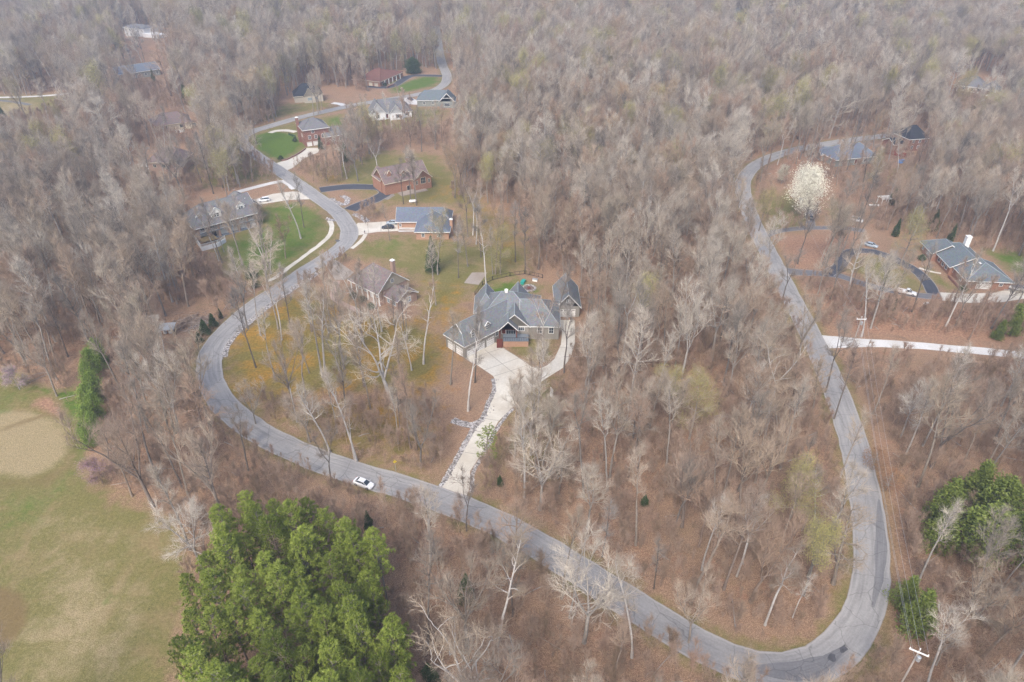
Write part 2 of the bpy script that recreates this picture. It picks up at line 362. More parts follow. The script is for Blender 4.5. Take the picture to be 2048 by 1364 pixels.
cover('lush', [(250, 1030), (330, 1060), (340, 1110), (300, 1130), (260, 1080)], 7, .45); cover('lush', [(-60, 760), (150, 770), (70, 800), (0, 850), (-60, 850)], 4, .4)
cover('lush', [(205, 1200), (230, 1180), (240, 1195), (215, 1210)], 1.5, .8)
cover('dead', [(0, 205), (60, 205), (75, 225), (0, 235)], 14, 1.0); cover('grass', [(-300, 190), (60, 190), (160, 185), (150, 205), (60, 240), (-300, 250)], 14, .9)
cover('dirt', [(225, 72), (280, 72), (270, 84), (225, 82)], 10, .6)
CLEAR = [GOLF]
def axis(lo, a, b, hi, fine):
    s = [a]; g = fine
    while s[-1] > lo: g *= 1.25; s.append(s[-1]-g)
    e = [b]; g = fine
    while e[-1] < hi: g *= 1.25; e.append(e[-1]+g)
    return np.array(sorted(set(s[1:]))+list(np.arange(a, b, fine))+e)
gx = axis(-7000, -300, 280, 7000, 1.4); gy = axis(-3000, 50, 500, 9000, 1.4)
X, Y = np.meshgrid(gx, gy); xf, yf = X.ravel(), Y.ravel(); zf = terrain(xf, yf)
nx, ny = len(gx), len(gy)
idx = np.arange(nx*ny).reshape(ny, nx)
quads = np.stack([idx[:-1, :-1], idx[:-1, 1:], idx[1:, 1:], idx[1:, :-1]], -1).reshape(-1, 4)
me = bpy.data.meshes.new("ground"); me.vertices.add(nx*ny); me.vertices.foreach_set("co", np.stack([xf, yf, zf], 1).ravel())
me.loops.add(quads.size); me.loops.foreach_set("vertex_index", quads.ravel())
me.polygons.add(len(quads)); me.polygons.foreach_set("loop_start", np.arange(0, quads.size, 4)); me.polygons.foreach_set("loop_total", np.full(len(quads), 4))
me.polygons.foreach_set("use_smooth", np.ones(len(quads), bool))
me.update()
near = (np.abs(xf) < 420) & (yf > 30) & (yf < 700)
rd = np.full(xf.shape, 1e3); rd[near] = seg_dist(xf[near], yf[near], roadw, False)
for k, L in G_.items():
    a = np.zeros(nx*ny)
    for P, w, amt in L: a = np.maximum(a, soft(xf, yf, P, w)*amt)
    if k == 'grass': a = np.maximum(a, np.clip(1-(rd-3.2)/4.5, 0, 1)*.62)
    at_ = me.attributes.new(k, 'FLOAT', 'POINT'); at_.data.foreach_set("value", a)
m, t, b = newmat('forest_floor_and_turf', .95, .1)
g = N(t, "ShaderNodeNewGeometry").outputs["Position"]
n1 = noise(t, g, .035, 5, .6); n2 = noise(t, g, .25, 6, .7, .4); n3 = noise(t, g, 1.6, 6, .75); n4 = noise(t, g, .09, 5, .65, .8)
n5 = noise(t, g, 5.5, 3, .7)
lit = ramp(t, n3, [(.32, (.10, .065, .048)), (.45, (.27, .165, .10)), (.57, (.38, .25, .155)), (.72, (.55, .42, .30))])
lit = mixc(t, ramp(t, n1, [(.42, (0, 0, 0)), (.6, (.75, .75, .75))]), lit, ramp(t, n2, [(.3, (.20, .135, .08)), (.7, (.35, .25, .165))]))
lit = mixc(t, ramp(t, n2, [(.55, (0, 0, 0)), (.68, (.7, .7, .7))]), lit, ramp(t, n3, [(.3, (.24, .10, .05)), (.7, (.38, .19, .11))]))
lit = mixc(t, ramp(t, n2, [(.30, (.65, .65, .65)), (.42, (0, 0, 0))]), lit, ramp(t, n3, [(.3, (.06, .045, .03)), (.7, (.20, .14, .09))]))
lit = mixc(t, ramp(t, n4, [(.58, (0, 0, 0)), (.70, (.5, .5, .5))]), lit, (.14, .13, .05))
lit = mixc(t, .45, lit, ramp(t, n5, [(.38, (.05, .032, .022)), (.5, (.2, .12, .08)), (.64, (.56, .40, .30))]))
def attr(nm): a = N(t, "ShaderNodeAttribute"); a.attribute_name = nm; return a.outputs["Fac"]
def wt(nm, nz, k=.9):
    """weight broken up by noise so edges are ragged"""
    a = attr(nm); v = mth(t, 'ADD', a, mth(t, 'MULTIPLY', mth(t, 'SUBTRACT', nz, .5), mth(t, 'MULTIPLY', k, mth(t, 'GREATER_THAN', a, .002))))
    return ramp(t, v, [(.30, (0, 0, 0)), (.72, (1, 1, 1))])
gr = ramp(t, n3, [(.3, (.075, .07, .02)), (.5, (.16, .14, .045)), (.7, (.27, .22, .10))])
gr = mixc(t, ramp(t, n2, [(.42, (0, 0, 0)), (.66, (.85, .85, .85))]), gr, ramp(t, n3, [(.3, (.09, .10, .022)), (.7, (.175, .165, .05))]))
gr = mixc(t, .3, gr, ramp(t, n5, [(.4, (.06, .06, .015)), (.62, (.36, .32, .15))]))
gr = mixc(t, ramp(t, n4, [(.5, (0, 0, 0)), (.66, (.65, .65, .65))]), gr, ramp(t, n3, [(.3, (.2, .14, .07)), (.7, (.33, .25, .14))]))
col = mixc(t, wt('grass', n2, 1.3), lit, gr)
mo = mixc(t, mth(t, 'MULTIPLY', ramp(t, n4, [(.41, (0, 0, 0)), (.58, (1, 1, 1))]), ramp(t, n2, [(.35, (.2, .2, .2)), (.6, (1, 1, 1))])), ramp(t, n3, [(.3, (.08, .07, .018)), (.5, (.17, .14, .04)), (.72, (.27, .22, .08))]), ramp(t, n3, [(.3, (.15, .095, .02)), (.5, (.31, .17, .03)), (.7, (.42, .23, .05))]))
col = mixc(t, wt('moss', n2, 1.1), col, mo)
col = mixc(t, mth(t, 'MULTIPLY', wt('dead', n2, 1.7), ramp(t, n2, [(.3, (.55, .55, .55)), (.6, (1, 1, 1))])), col, ramp(t, n3, [(.25, (.15, .115, .05)), (.5, (.24, .19, .095)), (.75, (.36, .295, .165))]))
col = mixc(t, mth(t, 'MULTIPLY', wt('dead', n2, 1.0), .4), col, ramp(t, n5, [(.4, (.15, .10, .04)), (.6, (.6, .5, .33))]))
col = mixc(t, wt('dirt', n2, 1.0), col, ramp(t, n3, [(.28, (.14, .08, .055)), (.5, (.29, .17, .11)), (.72, (.46, .31, .215))]))
col = mixc(t, wt('lush', n2, 1.0), col, ramp(t, n3, [(.25, (.055, .10, .012)), (.75, (.12, .18, .03))]))
col = mixc(t, wt('brown', n2, .5), col, ramp(t, n3, [(.25, (.13, .095, .04)), (.75, (.22, .16, .075))]))
t.links.new(col, b.inputs["Base Color"]); bump(t, b, n3, .6, .25)
me.materials.append(m)
ground = bpy.data.objects.new("ground", me); link(ground); tag(ground, kind='structure')

# ------------------------------------------------------------------ roads, driveways, paths
def ribbon(name, pts, width, z, mat, step=2.5, kind='structure', widths=None, px=True):
    P = np.array([at(*p)[:2] for p in pts]) if px else np.array(pts)
    C = catmull(P, step); n = len(C); tg = np.gradient(C, axis=0); tg /= np.linalg.norm(tg, axis=1)[:, None]+1e-9
    nr = np.stack([-tg[:, 1], tg[:, 0]], 1); L = np.concatenate([[0], np.cumsum(np.linalg.norm(np.diff(C, axis=0), axis=1))])
    if widths is not None: wd = np.interp(L/L[-1], np.linspace(0, 1, len(widths)), widths)
    else: wd = np.full(n, width)
    rr = random.Random(len(pts)*7+int(width*10)); K = 5
    V = []; F = []; UV = []
    for i in range(n):
        jl, jr = rr.uniform(-.15, .15), rr.uniform(-.15, .15)
        for k in range(K):
            s = k/(K-1)-.5; w = wd[i]*s+(jl if k == 0 else jr if k == K-1 else 0)
            x, y = C[i]+nr[i]*w; V.append((x, y, z+float(terrain(x, y)))); UV.append((L[i], k/(K-1)))
    for i in range(n-1):
        for k in range(K-1): a = i*K+k; F.append((a, a+K, a+K+1, a+1))
    me = bpy.data.meshes.new(name); me.from_pydata(V, [], [f[::-1] for f in F]); ul = me.uv_layers.new(name="UVMap")
    vi = np.zeros(len(me.loops), int); me.loops.foreach_get("vertex_index", vi); ul.data.foreach_set("uv", np.array(UV)[vi].ravel())
    me.materials.append(mat); me.update(); o = link(bpy.data.objects.new(name, me))
    if me.polygons[0].normal.z < 0: me.flip_normals()
    return tag(o, kind=kind)
def sheet(name, pts, z, mat, px=True, joints=None, kind='structure', thick=0):
    P = [at(p[0], p[1])[:2] for p in pts] if px else pts
    b_ = MB(); tri = tessellate_polygon([[Vector((p[0], p[1], 0)) for p in P]])
    b_.v = [(p[0], p[1], z) for p in P]
    for f_ in tri:
        a, c, d = (Vector(b_.v[i]) for i in f_)
        b_.f.append(tuple(f_) if (c-a).cross(d-a).z > 0 else tuple(f_[::-1])); b_.mi.append(0)
    for j in (joints or []):
        a, c = at(*j[0]), at(*j[1]); d = (c-a).normalized(); n_ = Vector((-d.y, d.x, 0))*.07
        b_.face([(a-n_)+Vector((0, 0, z+.006)), (c-n_)+Vector((0, 0, z+.006)), (c+n_)+Vector((0, 0, z+.006)), (a+n_)+Vector((0, 0, z+.006))], 1)
    o = b_.build(name, [mat, M['joint']]); return tag(o, kind=kind)
road = ribbon('road', ROAD, 6.5, .10, M['road'])
sheet('driveway', [(915, 705), (936, 721), (952, 729), (986, 752), (990, 759), (993, 782), (981, 808), (970, 838), (952, 858), (923, 911), (893, 964), (868, 993), (900, 1006), (930, 1016), (939, 973), (940, 943), (961, 911),
                   (996, 844), (1022, 817), (1050, 792), (1079, 766), (1097, 754), (1126, 736), (1142, 714), (1149, 689), (1150, 673), (1149, 640), (1119, 640), (1124, 665), (1122, 689), (1109, 718), (1094, 731), (1077, 739), (1063, 733),
                   (1022, 706), (989, 684), (962, 694)], .06, M['concrete'],
      joints=[((952, 714), (1006, 696)), ((968, 741), (1038, 716)), ((987, 753), (1055, 731)), ((970, 700), (1030, 749)), ((995, 690), (1077, 739)), ((972, 838), (1003, 842)), ((1003, 790), (1045, 796)), ((1077, 739), (1080, 765)),
              ((1128, 664), (1150, 664)), ((1120, 695), (1147, 697)), ((930, 905), (962, 910)), ((905, 955), (941, 960)), ((950, 862), (985, 868))])
rk = []
def rockbed(pts, w, **k):
    rk.append((np.array([at(*p)[:2] for p in pts]), w)); return ribbon('rock_bed', pts, w, .022+.005*len(rk), M['rock'], 1.0, **k)
rockbed([(988, 757), (989, 780), (977, 808), (965, 838), (946, 860), (917, 912), (888, 964), (868, 988)], 1.3)
rockbed([(985, 815), (968, 838), (948, 850), (930, 849), (905, 840)], 2.1)
rockbed([(1026, 818), (1000, 848), (966, 911), (946, 945), (944, 985)], .9)
rockbed([(447, 715), (452, 695), (472, 668), (500, 643), (540, 610), (580, 582), (615, 560), (640, 543)], 2.0)
rockbed([(708, 428), (722, 434), (735, 444)], 2.6)
rockbed([(662, 397), (672, 405), (690, 409), (695, 398), (684, 392)], 2.4)
rockbed([(654, 437), (662, 440), (672, 441)], 1.8)
sheet('driveway', [(709, 452), (716, 446), (745, 445), (770, 443), (797, 446), (798, 462), (778, 463), (755, 464), (735, 467), (712, 472)], .05, M['concrete'], joints=[((735, 445), (737, 467)), ((762, 444), (762, 464))])
sheet('parking_pad', [(797, 461), (832, 461), (832, 463), (797, 464)], .045, M['concrete_white'])
ribbon('path', [(731, 468), (722, 482), (703, 497)], 1.4, .04, M['concrete'])
ribbon('driveway', [(640, 380), (690, 374), (735, 374), (762, 376), (772, 385), (748, 400), (718, 411), (700, 420)], 6.5, .055, M['tar'])
sheet('driveway', [(760, 372), (775, 372), (790, 391), (775, 400), (758, 396)], .05, M['tar'])
sheet('driveway', [(498, 403), (520, 396), (545, 388), (585, 383), (618, 385), (636, 398), (610, 399), (580, 400), (545, 405), (500, 412)], .05, M['concrete'])
ribbon('driveway', [(470, 385), (490, 380), (520, 372), (555, 364), (572, 364), (590, 378)], 3.2, .05, M['concrete_white'])
ribbon('path', [(658, 441), (664, 452), (660, 468), (645, 485), (625, 500), (600, 519), (570, 541), (550, 556), (535, 562)], 1.7, .05, M['concrete'])
ribbon('driveway', [(540, 266), (552, 262), (572, 261), (592, 264)], 3.4, .055, M['concrete'])
sheet('driveway', [(548, 328), (566, 322), (590, 311), (612, 296), (640, 296), (636, 305), (610, 316), (585, 336), (570, 343)], .05, M['concrete'])
ribbon('driveway', [(884, 152), (850, 151), (822, 152), (806, 160), (790, 170), (770, 175), (735, 172)], 6, .055, M['tar'])
ribbon('driveway', [(665, 206), (680, 208), (693, 213)], 4, .05, M['concrete_white'])
sheet('driveway', [(790, 196), (815, 191), (836, 202), (838, 210), (815, 208)], .05, M['concrete_white'])
ribbon('driveway', [(1640, 683), (1670, 684), (1700, 685), (1760, 687), (1830, 691), (1900, 697), (1980, 704), (2100, 716), (2300, 740)], 3.6, .05, M['concrete_white'], widths=[7, 4.2, 3.6, 3.6, 3.6, 3.6, 3.6, 3.6])
ribbon('driveway', [(1562, 540), (1600, 545), (1640, 547), (1680, 552), (1720, 566), (1770, 579), (1810, 587), (1850, 592), (1890, 594)], 3.6, .05, M['tar_mid'], widths=[5.5, 4, 3.6, 3.6, 3.6, 3.6])
ribbon('driveway', [(1655, 549), (1682, 528), (1693, 508), (1715, 502), (1750, 504), (1790, 519), (1830, 541), (1855, 565), (1866, 588)], 4.2, .056, M['tar'])
sheet('driveway', [(1880, 585), (1935, 588), (1990, 585), (2048, 572), (2100, 570), (2100, 590), (2000, 605), (1940, 606), (1885, 602)], .062, M['concrete'])
ribbon('driveway', [(1520, 478), (1545, 465), (1580, 459), (1620, 456), (1680, 456), (1730, 462)], 3.4, .05, M['tar_mid'])
ribbon('driveway', [(1622, 455), (1620, 435), (1612, 410), (1604, 395)], 3.2, .045, M['tar_mid'])
sheet('patio', [(928, 566), (944, 545), (975, 545), (957, 570)], .04, M['concrete_dull'])
ribbon('path', [(674, 562), (668, 580), (668, 597), (690, 610), (722, 624)], 2.0, .04, M['path_pink'])
sheet('patio', [(645, 520), (672, 520), (708, 545), (690, 560), (670, 560)], .04, M['concrete_dull'])
ribbon('path', [(1838, 536), (1860, 543), (1882, 547)], 1.2, .04, M['concrete'])
ribbon('path', [(-60, 196), (40, 194), (110, 190), (160, 183)], 3.5, .05, M['concrete_white'])
ribbon('path', [(-60, 196), (20, 203), (60, 210)], 3.0, .09, M['tar_mid'])
for cx_, cy_, rx_, ry_ in ((1664, 1316, 8, 9), (1686, 1300, 8, 6), (1352, 1306, 5, 3), (675, 482, 5, 2)):
    q = [(cx_+rx_*math.cos(k*.2618)*(1+.22*math.sin(k*.7854+cx_)), cy_+ry_*math.sin(k*.2618)*(1+.2*math.cos(k*.5236+cx_))) for k in range(24)]
    sheet('road_patch', q, .125, M['patch'])
ribbon('road_patch', [(1470, 1326), (1510, 1338), (1560, 1343), (1610, 1340), (1655, 1322), (1690, 1290)], 2.8, .115, M['road_dark'], widths=[.2, 1.6, 3.0, 3.4, 3.0, 1.6, .2])
ribbon('road_patch', [(1758, 1000), (1762, 1080), (1757, 1160), (1745, 1215)], 1.7, .115, M['road_dark'], widths=[.3, 1.6, 2.0, 1.5, .3])

# ------------------------------------------------------------------ houses
class House:
    """walls, roof, fascia ... collected in world coordinates, then linked under one Empty at the house's foot"""
    def __init__(s, label, base, wall, roof, trim=None, name='house', cat='house', pane=None, group=None):
        s.t = thing(name, label, cat, at(*base), group=group); s.t['_abs'] = 1; s.o = s.t.location.copy()
        s.wallm, s.roofm, s.trimm = M[wall], M[roof], M[trim or 'white']; s.panem = M[pane or 'glass']
        s.wb, s.rb, s.fb, s.cb = MB(), MB(), MB(), MB(); s.found = MB(); s.gab = MB()
    def frame(s, a, b, z=0):
        a = at(*a) if len(a) == 2 else Vector(a); b = at(*b) if len(b) == 2 else Vector(b); a.z = b.z = z
        d = (b-a); L = d.length; d.normalize(); n = Vector((-d.y, d.x, 0))
        if n.y < -.2 and abs(d.x) > .5: pass
        def T(x, y, zz): return a+d*x+n*y+Vector((0, 0, zz))
        return T, L
    def wing(s, a, b, W, h, rise, ridge='x', hip=(0, 0), oh=.45, z=0, ext=(0, 0), gable=None, caps=True, openfront=False):
        T, L = s.frame(a, b, z); x0, x1, y0, y1 = -ext[0], L+ext[1], 0, W
        if openfront: pass
        else:
            s.wb.box(((x0+x1)/2, W/2, h/2-.25), (x1-x0, W, h+.5), T)
        # roof in (p, q) where p runs along the ridge
        if ridge == 'x': R = lambda p, q, zz: T(p, q, zz); p0, p1, q0, q1 = x0, x1, y0, y1
        else: R = lambda p, q, zz: T(q, p, zz); p0, p1, q0, q1 = y0, y1, x0, x1
        half = (q1-q0)/2; pit = rise/half; dz = oh*pit; qm = (q0+q1)/2
        P0, P1, Q0, Q1 = p0-oh, p1+oh, q0-oh, q1+oh; ze = h-dz; zr = h+rise
        r0 = p0-oh if hip[0] == 0 else p0+hip[0]; r1 = p1+oh if hip[1] == 0 else p1-hip[1]
        c = [(P0, Q0, ze), (P1, Q0, ze), (P1, Q1, ze), (P0, Q1, ze)]; ra, rb_ = (r0, qm, zr), (r1, qm, zr)
        th = .16
        def up(f_, m=s.rb, top=th, k=0):
            pts = [R(p, q, zz+top) for p, q, zz in f_]
            nrm = (pts[1]-pts[0]).cross(pts[2]-pts[0])
            if nrm.z < 0: pts = pts[::-1]
            m.face(pts, k)
        def down(f_):
            pts = [R(p, q, zz) for p, q, zz in f_]; nrm = (pts[1]-pts[0]).cross(pts[2]-pts[0])
            if nrm.z > 0: pts = pts[::-1]
            s.rb.face(pts)
        faces = [[c[0], c[1], rb_, ra], [c[2], c[3], ra, rb_]]
        if hip[0]: faces.append([c[3], c[0], ra])
        if hip[1]: faces.append([c[1], c[2], rb_])
        for f_ in faces: up(f_); down(f_)
        # gable end walls
        gm = s.gab if gable else s.wb
        for e, hp in ((p0, hip[0]), (p1, hip[1])):
            if hp == 0:
                tri = [R(e, q0, h-.02), R(e, q1, h-.02), R(e, qm, zr-.02)]
                gm.face(tri); gm.face(tri[::-1])
        # fascia and rakes as thin boards standing 3 mm proud
        def board(A, B, out):
            A, B = Vector(A), Vector(B); o3 = Vector(out)*.05; lo, hi = -.08, th+.03
            pts = []
            for k_ in (0.003/.05, 1.0):
                for zz in (lo, hi):
                    for Q in (A, B): pts.append(R(Q.x+o3.x*k_, Q.y+o3.y*k_, Q.z+zz))
            q = lambda *i: s.fb.face([pts[j] for j in i])
            q(4, 5, 7, 6); q(2, 3, 1, 0); q(6, 7, 3, 2); q(0, 1, 5, 4); q(0, 4, 6, 2); q(1, 3, 7, 5)
        board(c[0], c[1], (0, -1, 0)); board(c[2], c[3], (0, 1, 0))
        if hip[0]: board(c[3], c[0], (-1, 0, 0))
        else: board(c[0], ra, (-1, 0, 0)); board(ra, c[3], (-1, 0, 0))
        if hip[1]: board(c[1], c[2], (1, 0, 0))
        else: board(c[1], rb_, (1, 0, 0)); board(rb_, c[2], (1, 0, 0))
        if caps:
            lines = [(ra, rb_)]
            if hip[0]: lines += [(c[0], ra), (c[3], ra)]
            if hip[1]: lines += [(c[1], rb_), (c[2], rb_)]
            for A, B in lines:
                A, B = R(*A)+Vector((0, 0, th+.02)), R(*B)+Vector((0, 0, th+.02))
                if (B-A).length > .3: c_ = MB(); c_.tube([A, B], [.11, .11], 4); c_.build('ridge_cap', M['ridge'] if s.roofm.name.startswith(('slate', 'blue', 'green')) else s.roofm, s.t)
        return T, L
    def opening(s, T, side, dims, u, zc, w, h, kind='window', frame=None, pane=None, bars=1, out=.0):
        """side front|back|left|right of a wing whose size is dims=(L, W); u metres along that side"""
        L, Wd = dims
        if side == 'front': F = lambda a, d, z: T(a, -d, z)
        elif side == 'left': F = lambda a, d, z: T(-d, Wd-a, z)
        elif side == 'right': F = lambda a, d, z: T(L+d, a, z)
        else: F = lambda a, d, z: T(L-a, Wd+d, z)
        fm = MB(); g_ = MB(); e = .05+out
        tw = .12 if kind != 'garage_door' else .1
        if kind == 'garage_door':
            fm.box((u, e/2+.02, zc), (w, e+.03, h), lambda x, y, z: F(x, y, z))
            for k in range(1, 4): g_.box((u, e+.045, zc-h/2+h*k/4), (w-.1, .02, .05), lambda x, y, z: F(x, y, z))
            for k in range(4): g_.box((u-w/2+w*(k+.5)/4, e+.047, zc+h*.375), (w*.16, .02, h*.13), lambda x, y, z: F(x, y, z))
            d = fm.build(kind, frame or s.trimm, s.t); g_.build('panel_line', M['greywood'], d, off=s.o); return d
        for (cx_, cz, ww, hh) in ((u, zc+h/2, w+tw*2, tw), (u, zc-h/2, w+tw*2, tw), (u-w/2-tw/2, zc, tw, h), (u+w/2+tw/2, zc, tw, h)):
            fm.box((cx_, e/2+.01, cz), (ww, e+.04, hh), lambda x, y, z: F(x, y, z))
        if kind == 'window':
            for k in range(bars): fm.box((u-w/2+w*(k+1)/(bars+1), e*.5, zc), (.05, e+.02, h-.13), lambda x, y, z: F(x, y, z))
            fm.box((u, e*.5, zc), (w-.01, e+.012, .05), lambda x, y, z: F(x, y, z))
            d = fm.build('window', frame or s.trimm, s.t)
        else: d = fm.build(kind, frame or s.trimm, s.t)
        g_.box((u, e/4, zc), (w, e/2+.02, h), lambda x, y, z: F(x, y, z))
        g_.build('pane' if kind == 'window' else 'door_leaf', pane or (s.panem if kind == 'window' else M['wood']), d, off=s.o)
        return d
    def dormer(s, T, x, yf, z0, w=1.5, h=1.3, rise=.8, depth=3.5, mat=None, win=True):
        """front face stands at y=yf on the front slope of a wing"""
        D = MB(); D.box((x, yf+depth/2, z0+h/2), (w, depth, h), T)
        tri = [T(x-w/2, yf, z0+h), T(x+w/2, yf, z0+h), T(x, yf, z0+h+rise)]; D.face(tri)
        d = D.build('dormer', mat or s.wallm, s.t)
        R_ = MB(); o = .22
        for sg in (-1, 1):
            a = [T(x, yf-o, z0+h+rise+.1), T(x+sg*(w/2+o), yf-o, z0+h-.1), T(x+sg*(w/2+o), yf+depth, z0+h-.1), T(x, yf+depth, z0+h+rise+.1)]
            R_.face(a if sg > 0 else a[::-1]); bq = [p-Vector((0, 0, .12)) for p in a]; R_.face(bq[::-1] if sg > 0 else bq)
        R_.build('dormer_roof', s.roofm, d, off=s.o)
        K = MB()
        for sg in (-1, 1):
            A = T(x, yf-o-.01, z0+h+rise+.02); B = T(x+sg*(w/2+o), yf-o-.01, z0+h-.18); K.tube([A, B], [.13, .13], 4)
        K.build('dormer_trim', s.trimm, d, off=s.o)
        if win:
            wn = MB(); wn.box((x, yf-.03, z0+h*.5), (w*.62, .1, h*.75), T); wo = wn.build('dormer_window', s.trimm, d, off=s.o)
            wn2 = MB()
            for sx in (-1, 1):
                for sz in (-1, 1): wn2.box((x+sx*w*.14, yf-.09, z0+h*.5+sz*h*.17), (w*.22, .03, h*.27), T)
            wn2.build('dormer_pane', s.panem, d, off=s.o)
    def chimney(s, T, x, y, z0, z1, w=.9, mat=None, cap=True):
        c = MB(); c.box((x, y, (z0+z1)/2), (w, w, z1-z0), T); o = c.build('chimney', mat or s.wallm, s.t)
        c = MB(); c.box((x, y, z1+.08), (w+.2, w+.2, .16), T); c.box((x, y, z1+.3), (w*.5, w*.5, .28), T); c.build('chimney_cap', M['white'] if cap else M['greywood'], o, off=s.o)
    def vents(s, T, L_):
        for x, y, z in L_:
            v = MB(); v.tube([T(x, y, z), T(x, y, z+.5)], [.09, .09], 6); v.build('roof_vent', M['greywood'], s.t)
    def done(s, gable=None):
        s.wb.build('wall', s.wallm, s.t)
        s.rb.build('roof', s.roofm, s.t); s.fb.build('fascia', s.trimm, s.t)
        if s.gab.f: s.gab.build('gable_face', M[gable or 'cream'], s.t)
        return s.t

# -- the large taupe house with the three-door garage wing
H = House('large taupe house with slate roofs and twin garage dormers at the head of the driveway', (985, 690), 'taupe', 'roof_slate')
T, L = H.wing((-12.6, 150.7, 0), (-4.0, 159.0, 0), 7.9, 4.5, 4.3, 'x', hip=(1.9, 0), ext=(0, 7), oh=.5)
for u in (1.9, 5.4, 9.0): H.opening(T, 'front', (L, 7.9), u+.2, 1.35, 2.8, 2.4, 'garage_door')
for u in (2.2, 5.7): H.opening(T, 'left', (L, 7.9), u, 1.35, 2.7, 2.4, 'garage_door')
for x in (3.4, 8.6): H.dormer(T, x, .45, 5.0, 1.7, 2.0, .95, 3.4)
g_ = MB()   # small gable on the hipped garage end
tri = [T(.75, 2.2, 7.1), T(.75, 5.7, 7.1), T(.75, 3.95, 8.75)]; g_.face(tri[::-1]); g_.face(tri)
gl = g_.build('gable_face', H.wallm, H.t)
g_ = MB(); g_.tube([T(.6, 1.7, 6.75), T(.6, 3.95, 8.95), T(.6, 6.2, 6.75)], [.11, .11, .11], 4); g_.build('gable_trim', M['white'], gl, off=H.o)
for s_ in (-1, 1):
    a = [T(.5, 3.95, 8.98), T(3, 3.95, 8.98), T(3, 3.95+s_*2.35, 6.7), T(.5, 3.95+s_*2.35, 6.7)]
    H.rb.face(a if s_ < 0 else a[::-1])
H.opening(T, 'front', (L, 7.9), 11.6, 2.9, .9, 1.8)
Tc, Lc = H.wing((-9.8, 161.6, 0), (7.6, 160.9, 0), 15.6, 4.6, 5.6, 'x', hip=(6.6, 7.6), oh=.4)
Tr, Lr = H.wing((2.5, 160.3, 0), (13.0, 160.0, 0), 13.4, 4.6, 4.3, 'x', hip=(0, 5), oh=.45)
for u in (5.2, 8.4): H.opening(Tr, 'front', (Lr, 13.4), u, 3.0, 1.2, 1.9)
Tg, Lg = H.wing((-3.3, 160.0, 0), (4.7, 159.9, 0), 8.5, 4.6, 3.7, 'y', hip=(0, 0), oh=.4)
H.opening(Tg, 'front', (Lg, 8), 5.9, 3.6, 1.6, 1.2, bars=2); H.opening(Tg, 'front', (Lg, 8), 3.0, 3.0, 2.6, 2.2, bars=3)
H.opening(Tg, 'front', (Lg, 8), 1.0, 3.0, 1.0, 2.1, 'front_door')
Tb, Lb = H.wing((-10.6, 168, 0), (-4.4, 168, 0), 8.8, 4.6, 3.9, 'y', hip=(3.2, 0)); H.wing((-1.4, 168, 0), (5.0, 168, 0), 9.6, 4.6, 3.9, 'y', hip=(3.2, 0))
# entrance gable on posts over the porch
Tp, Lp = H.wing((-3.5, 157.8, 0), (1.4, 157.8, 0), 4.5, 4.7, 2.5, 'y', openfront=True, gable=None, oh=.3)
H.vents(Tc, [(4.0, 6.0, 8.8), (3.0, 4.2, 7.5), (3.2, 6.5, 9.2)])
pb = MB()
for x in (.15, Lp-.15):
    pb.box((x, .2, 3.3), (.3, .3, 2.8), Tp); pb.box((x, 2.1, 3.3), (.25, .25, 2.8), Tp)
pb.box((Lp/2, .15, 4.75), (Lp, .25, .3), Tp); pb.tube([Tp(.3, .1, 4.9), Tp(Lp/2, .1, 6.9)], [.12, .12], 4); pb.tube([Tp(Lp-.3, .1, 4.9), Tp(Lp/2, .1, 6.9)], [.12, .12], 4)
pb.tube([Tp(Lp/2, .1, 4.8), Tp(Lp/2, .1, 6.9)], [.1, .1], 4); pb.build('porch_post', M['wood'], H.t)
pb = MB(); Td, _ = H.frame((-2.5, 156.2, 0), (4.6, 156.2, 0)); pb.box((3.55, 1.8, 1.95), (7.1, 3.6, .2), Td); pb.build('porch_floor', M['deckwood'], H.t)
pb = MB(); pb.box((3.55, 1.85, .8), (6.9, 3.4, 2.1), Td); pb.build('porch_base', M['brick_pink'], H.t)
pb = MB()
for x in np.linspace(.1, 7, 12): pb.box((x, .1, 2.5), (.06, .06, 1), Td)
pb.box((3.55, .1, 3.02), (7.0, .1, .08), Td); pb.build('porch_railing', M['iron'], H.t)
pb = MB()
for k in range(7): pb.box((-.9+0*k, 1.0+k*.0, .15+k*.27), (1.6, 3.0-k*.38, .27), Td)
pb.build('porch_steps', M['wood'], H.t)
H.chimney(Tc, 7.9, 7.8, 9.6, 10.7, .8, M['white'])
H.done()
# -- its detached garage
H = House('detached taupe garage with steep gable and wide white door beside the curving drive', (1135, 636), 'taupe', 'roof_slate', name='garage', cat='garage')
T, L = H.wing((13.0, 172.2, 0), (19.8, 172.2, 0), 12.5, 3.7, 3.9, 'y', oh=.5, hip=(0, 0))
H.opening(T, 'front', (L, 12), 3.3, 1.35, 4.6, 2.5, 'garage_door'); H.opening(T, 'front', (L, 12), 3.4, 5.3, .9, 1.0)
H.done()
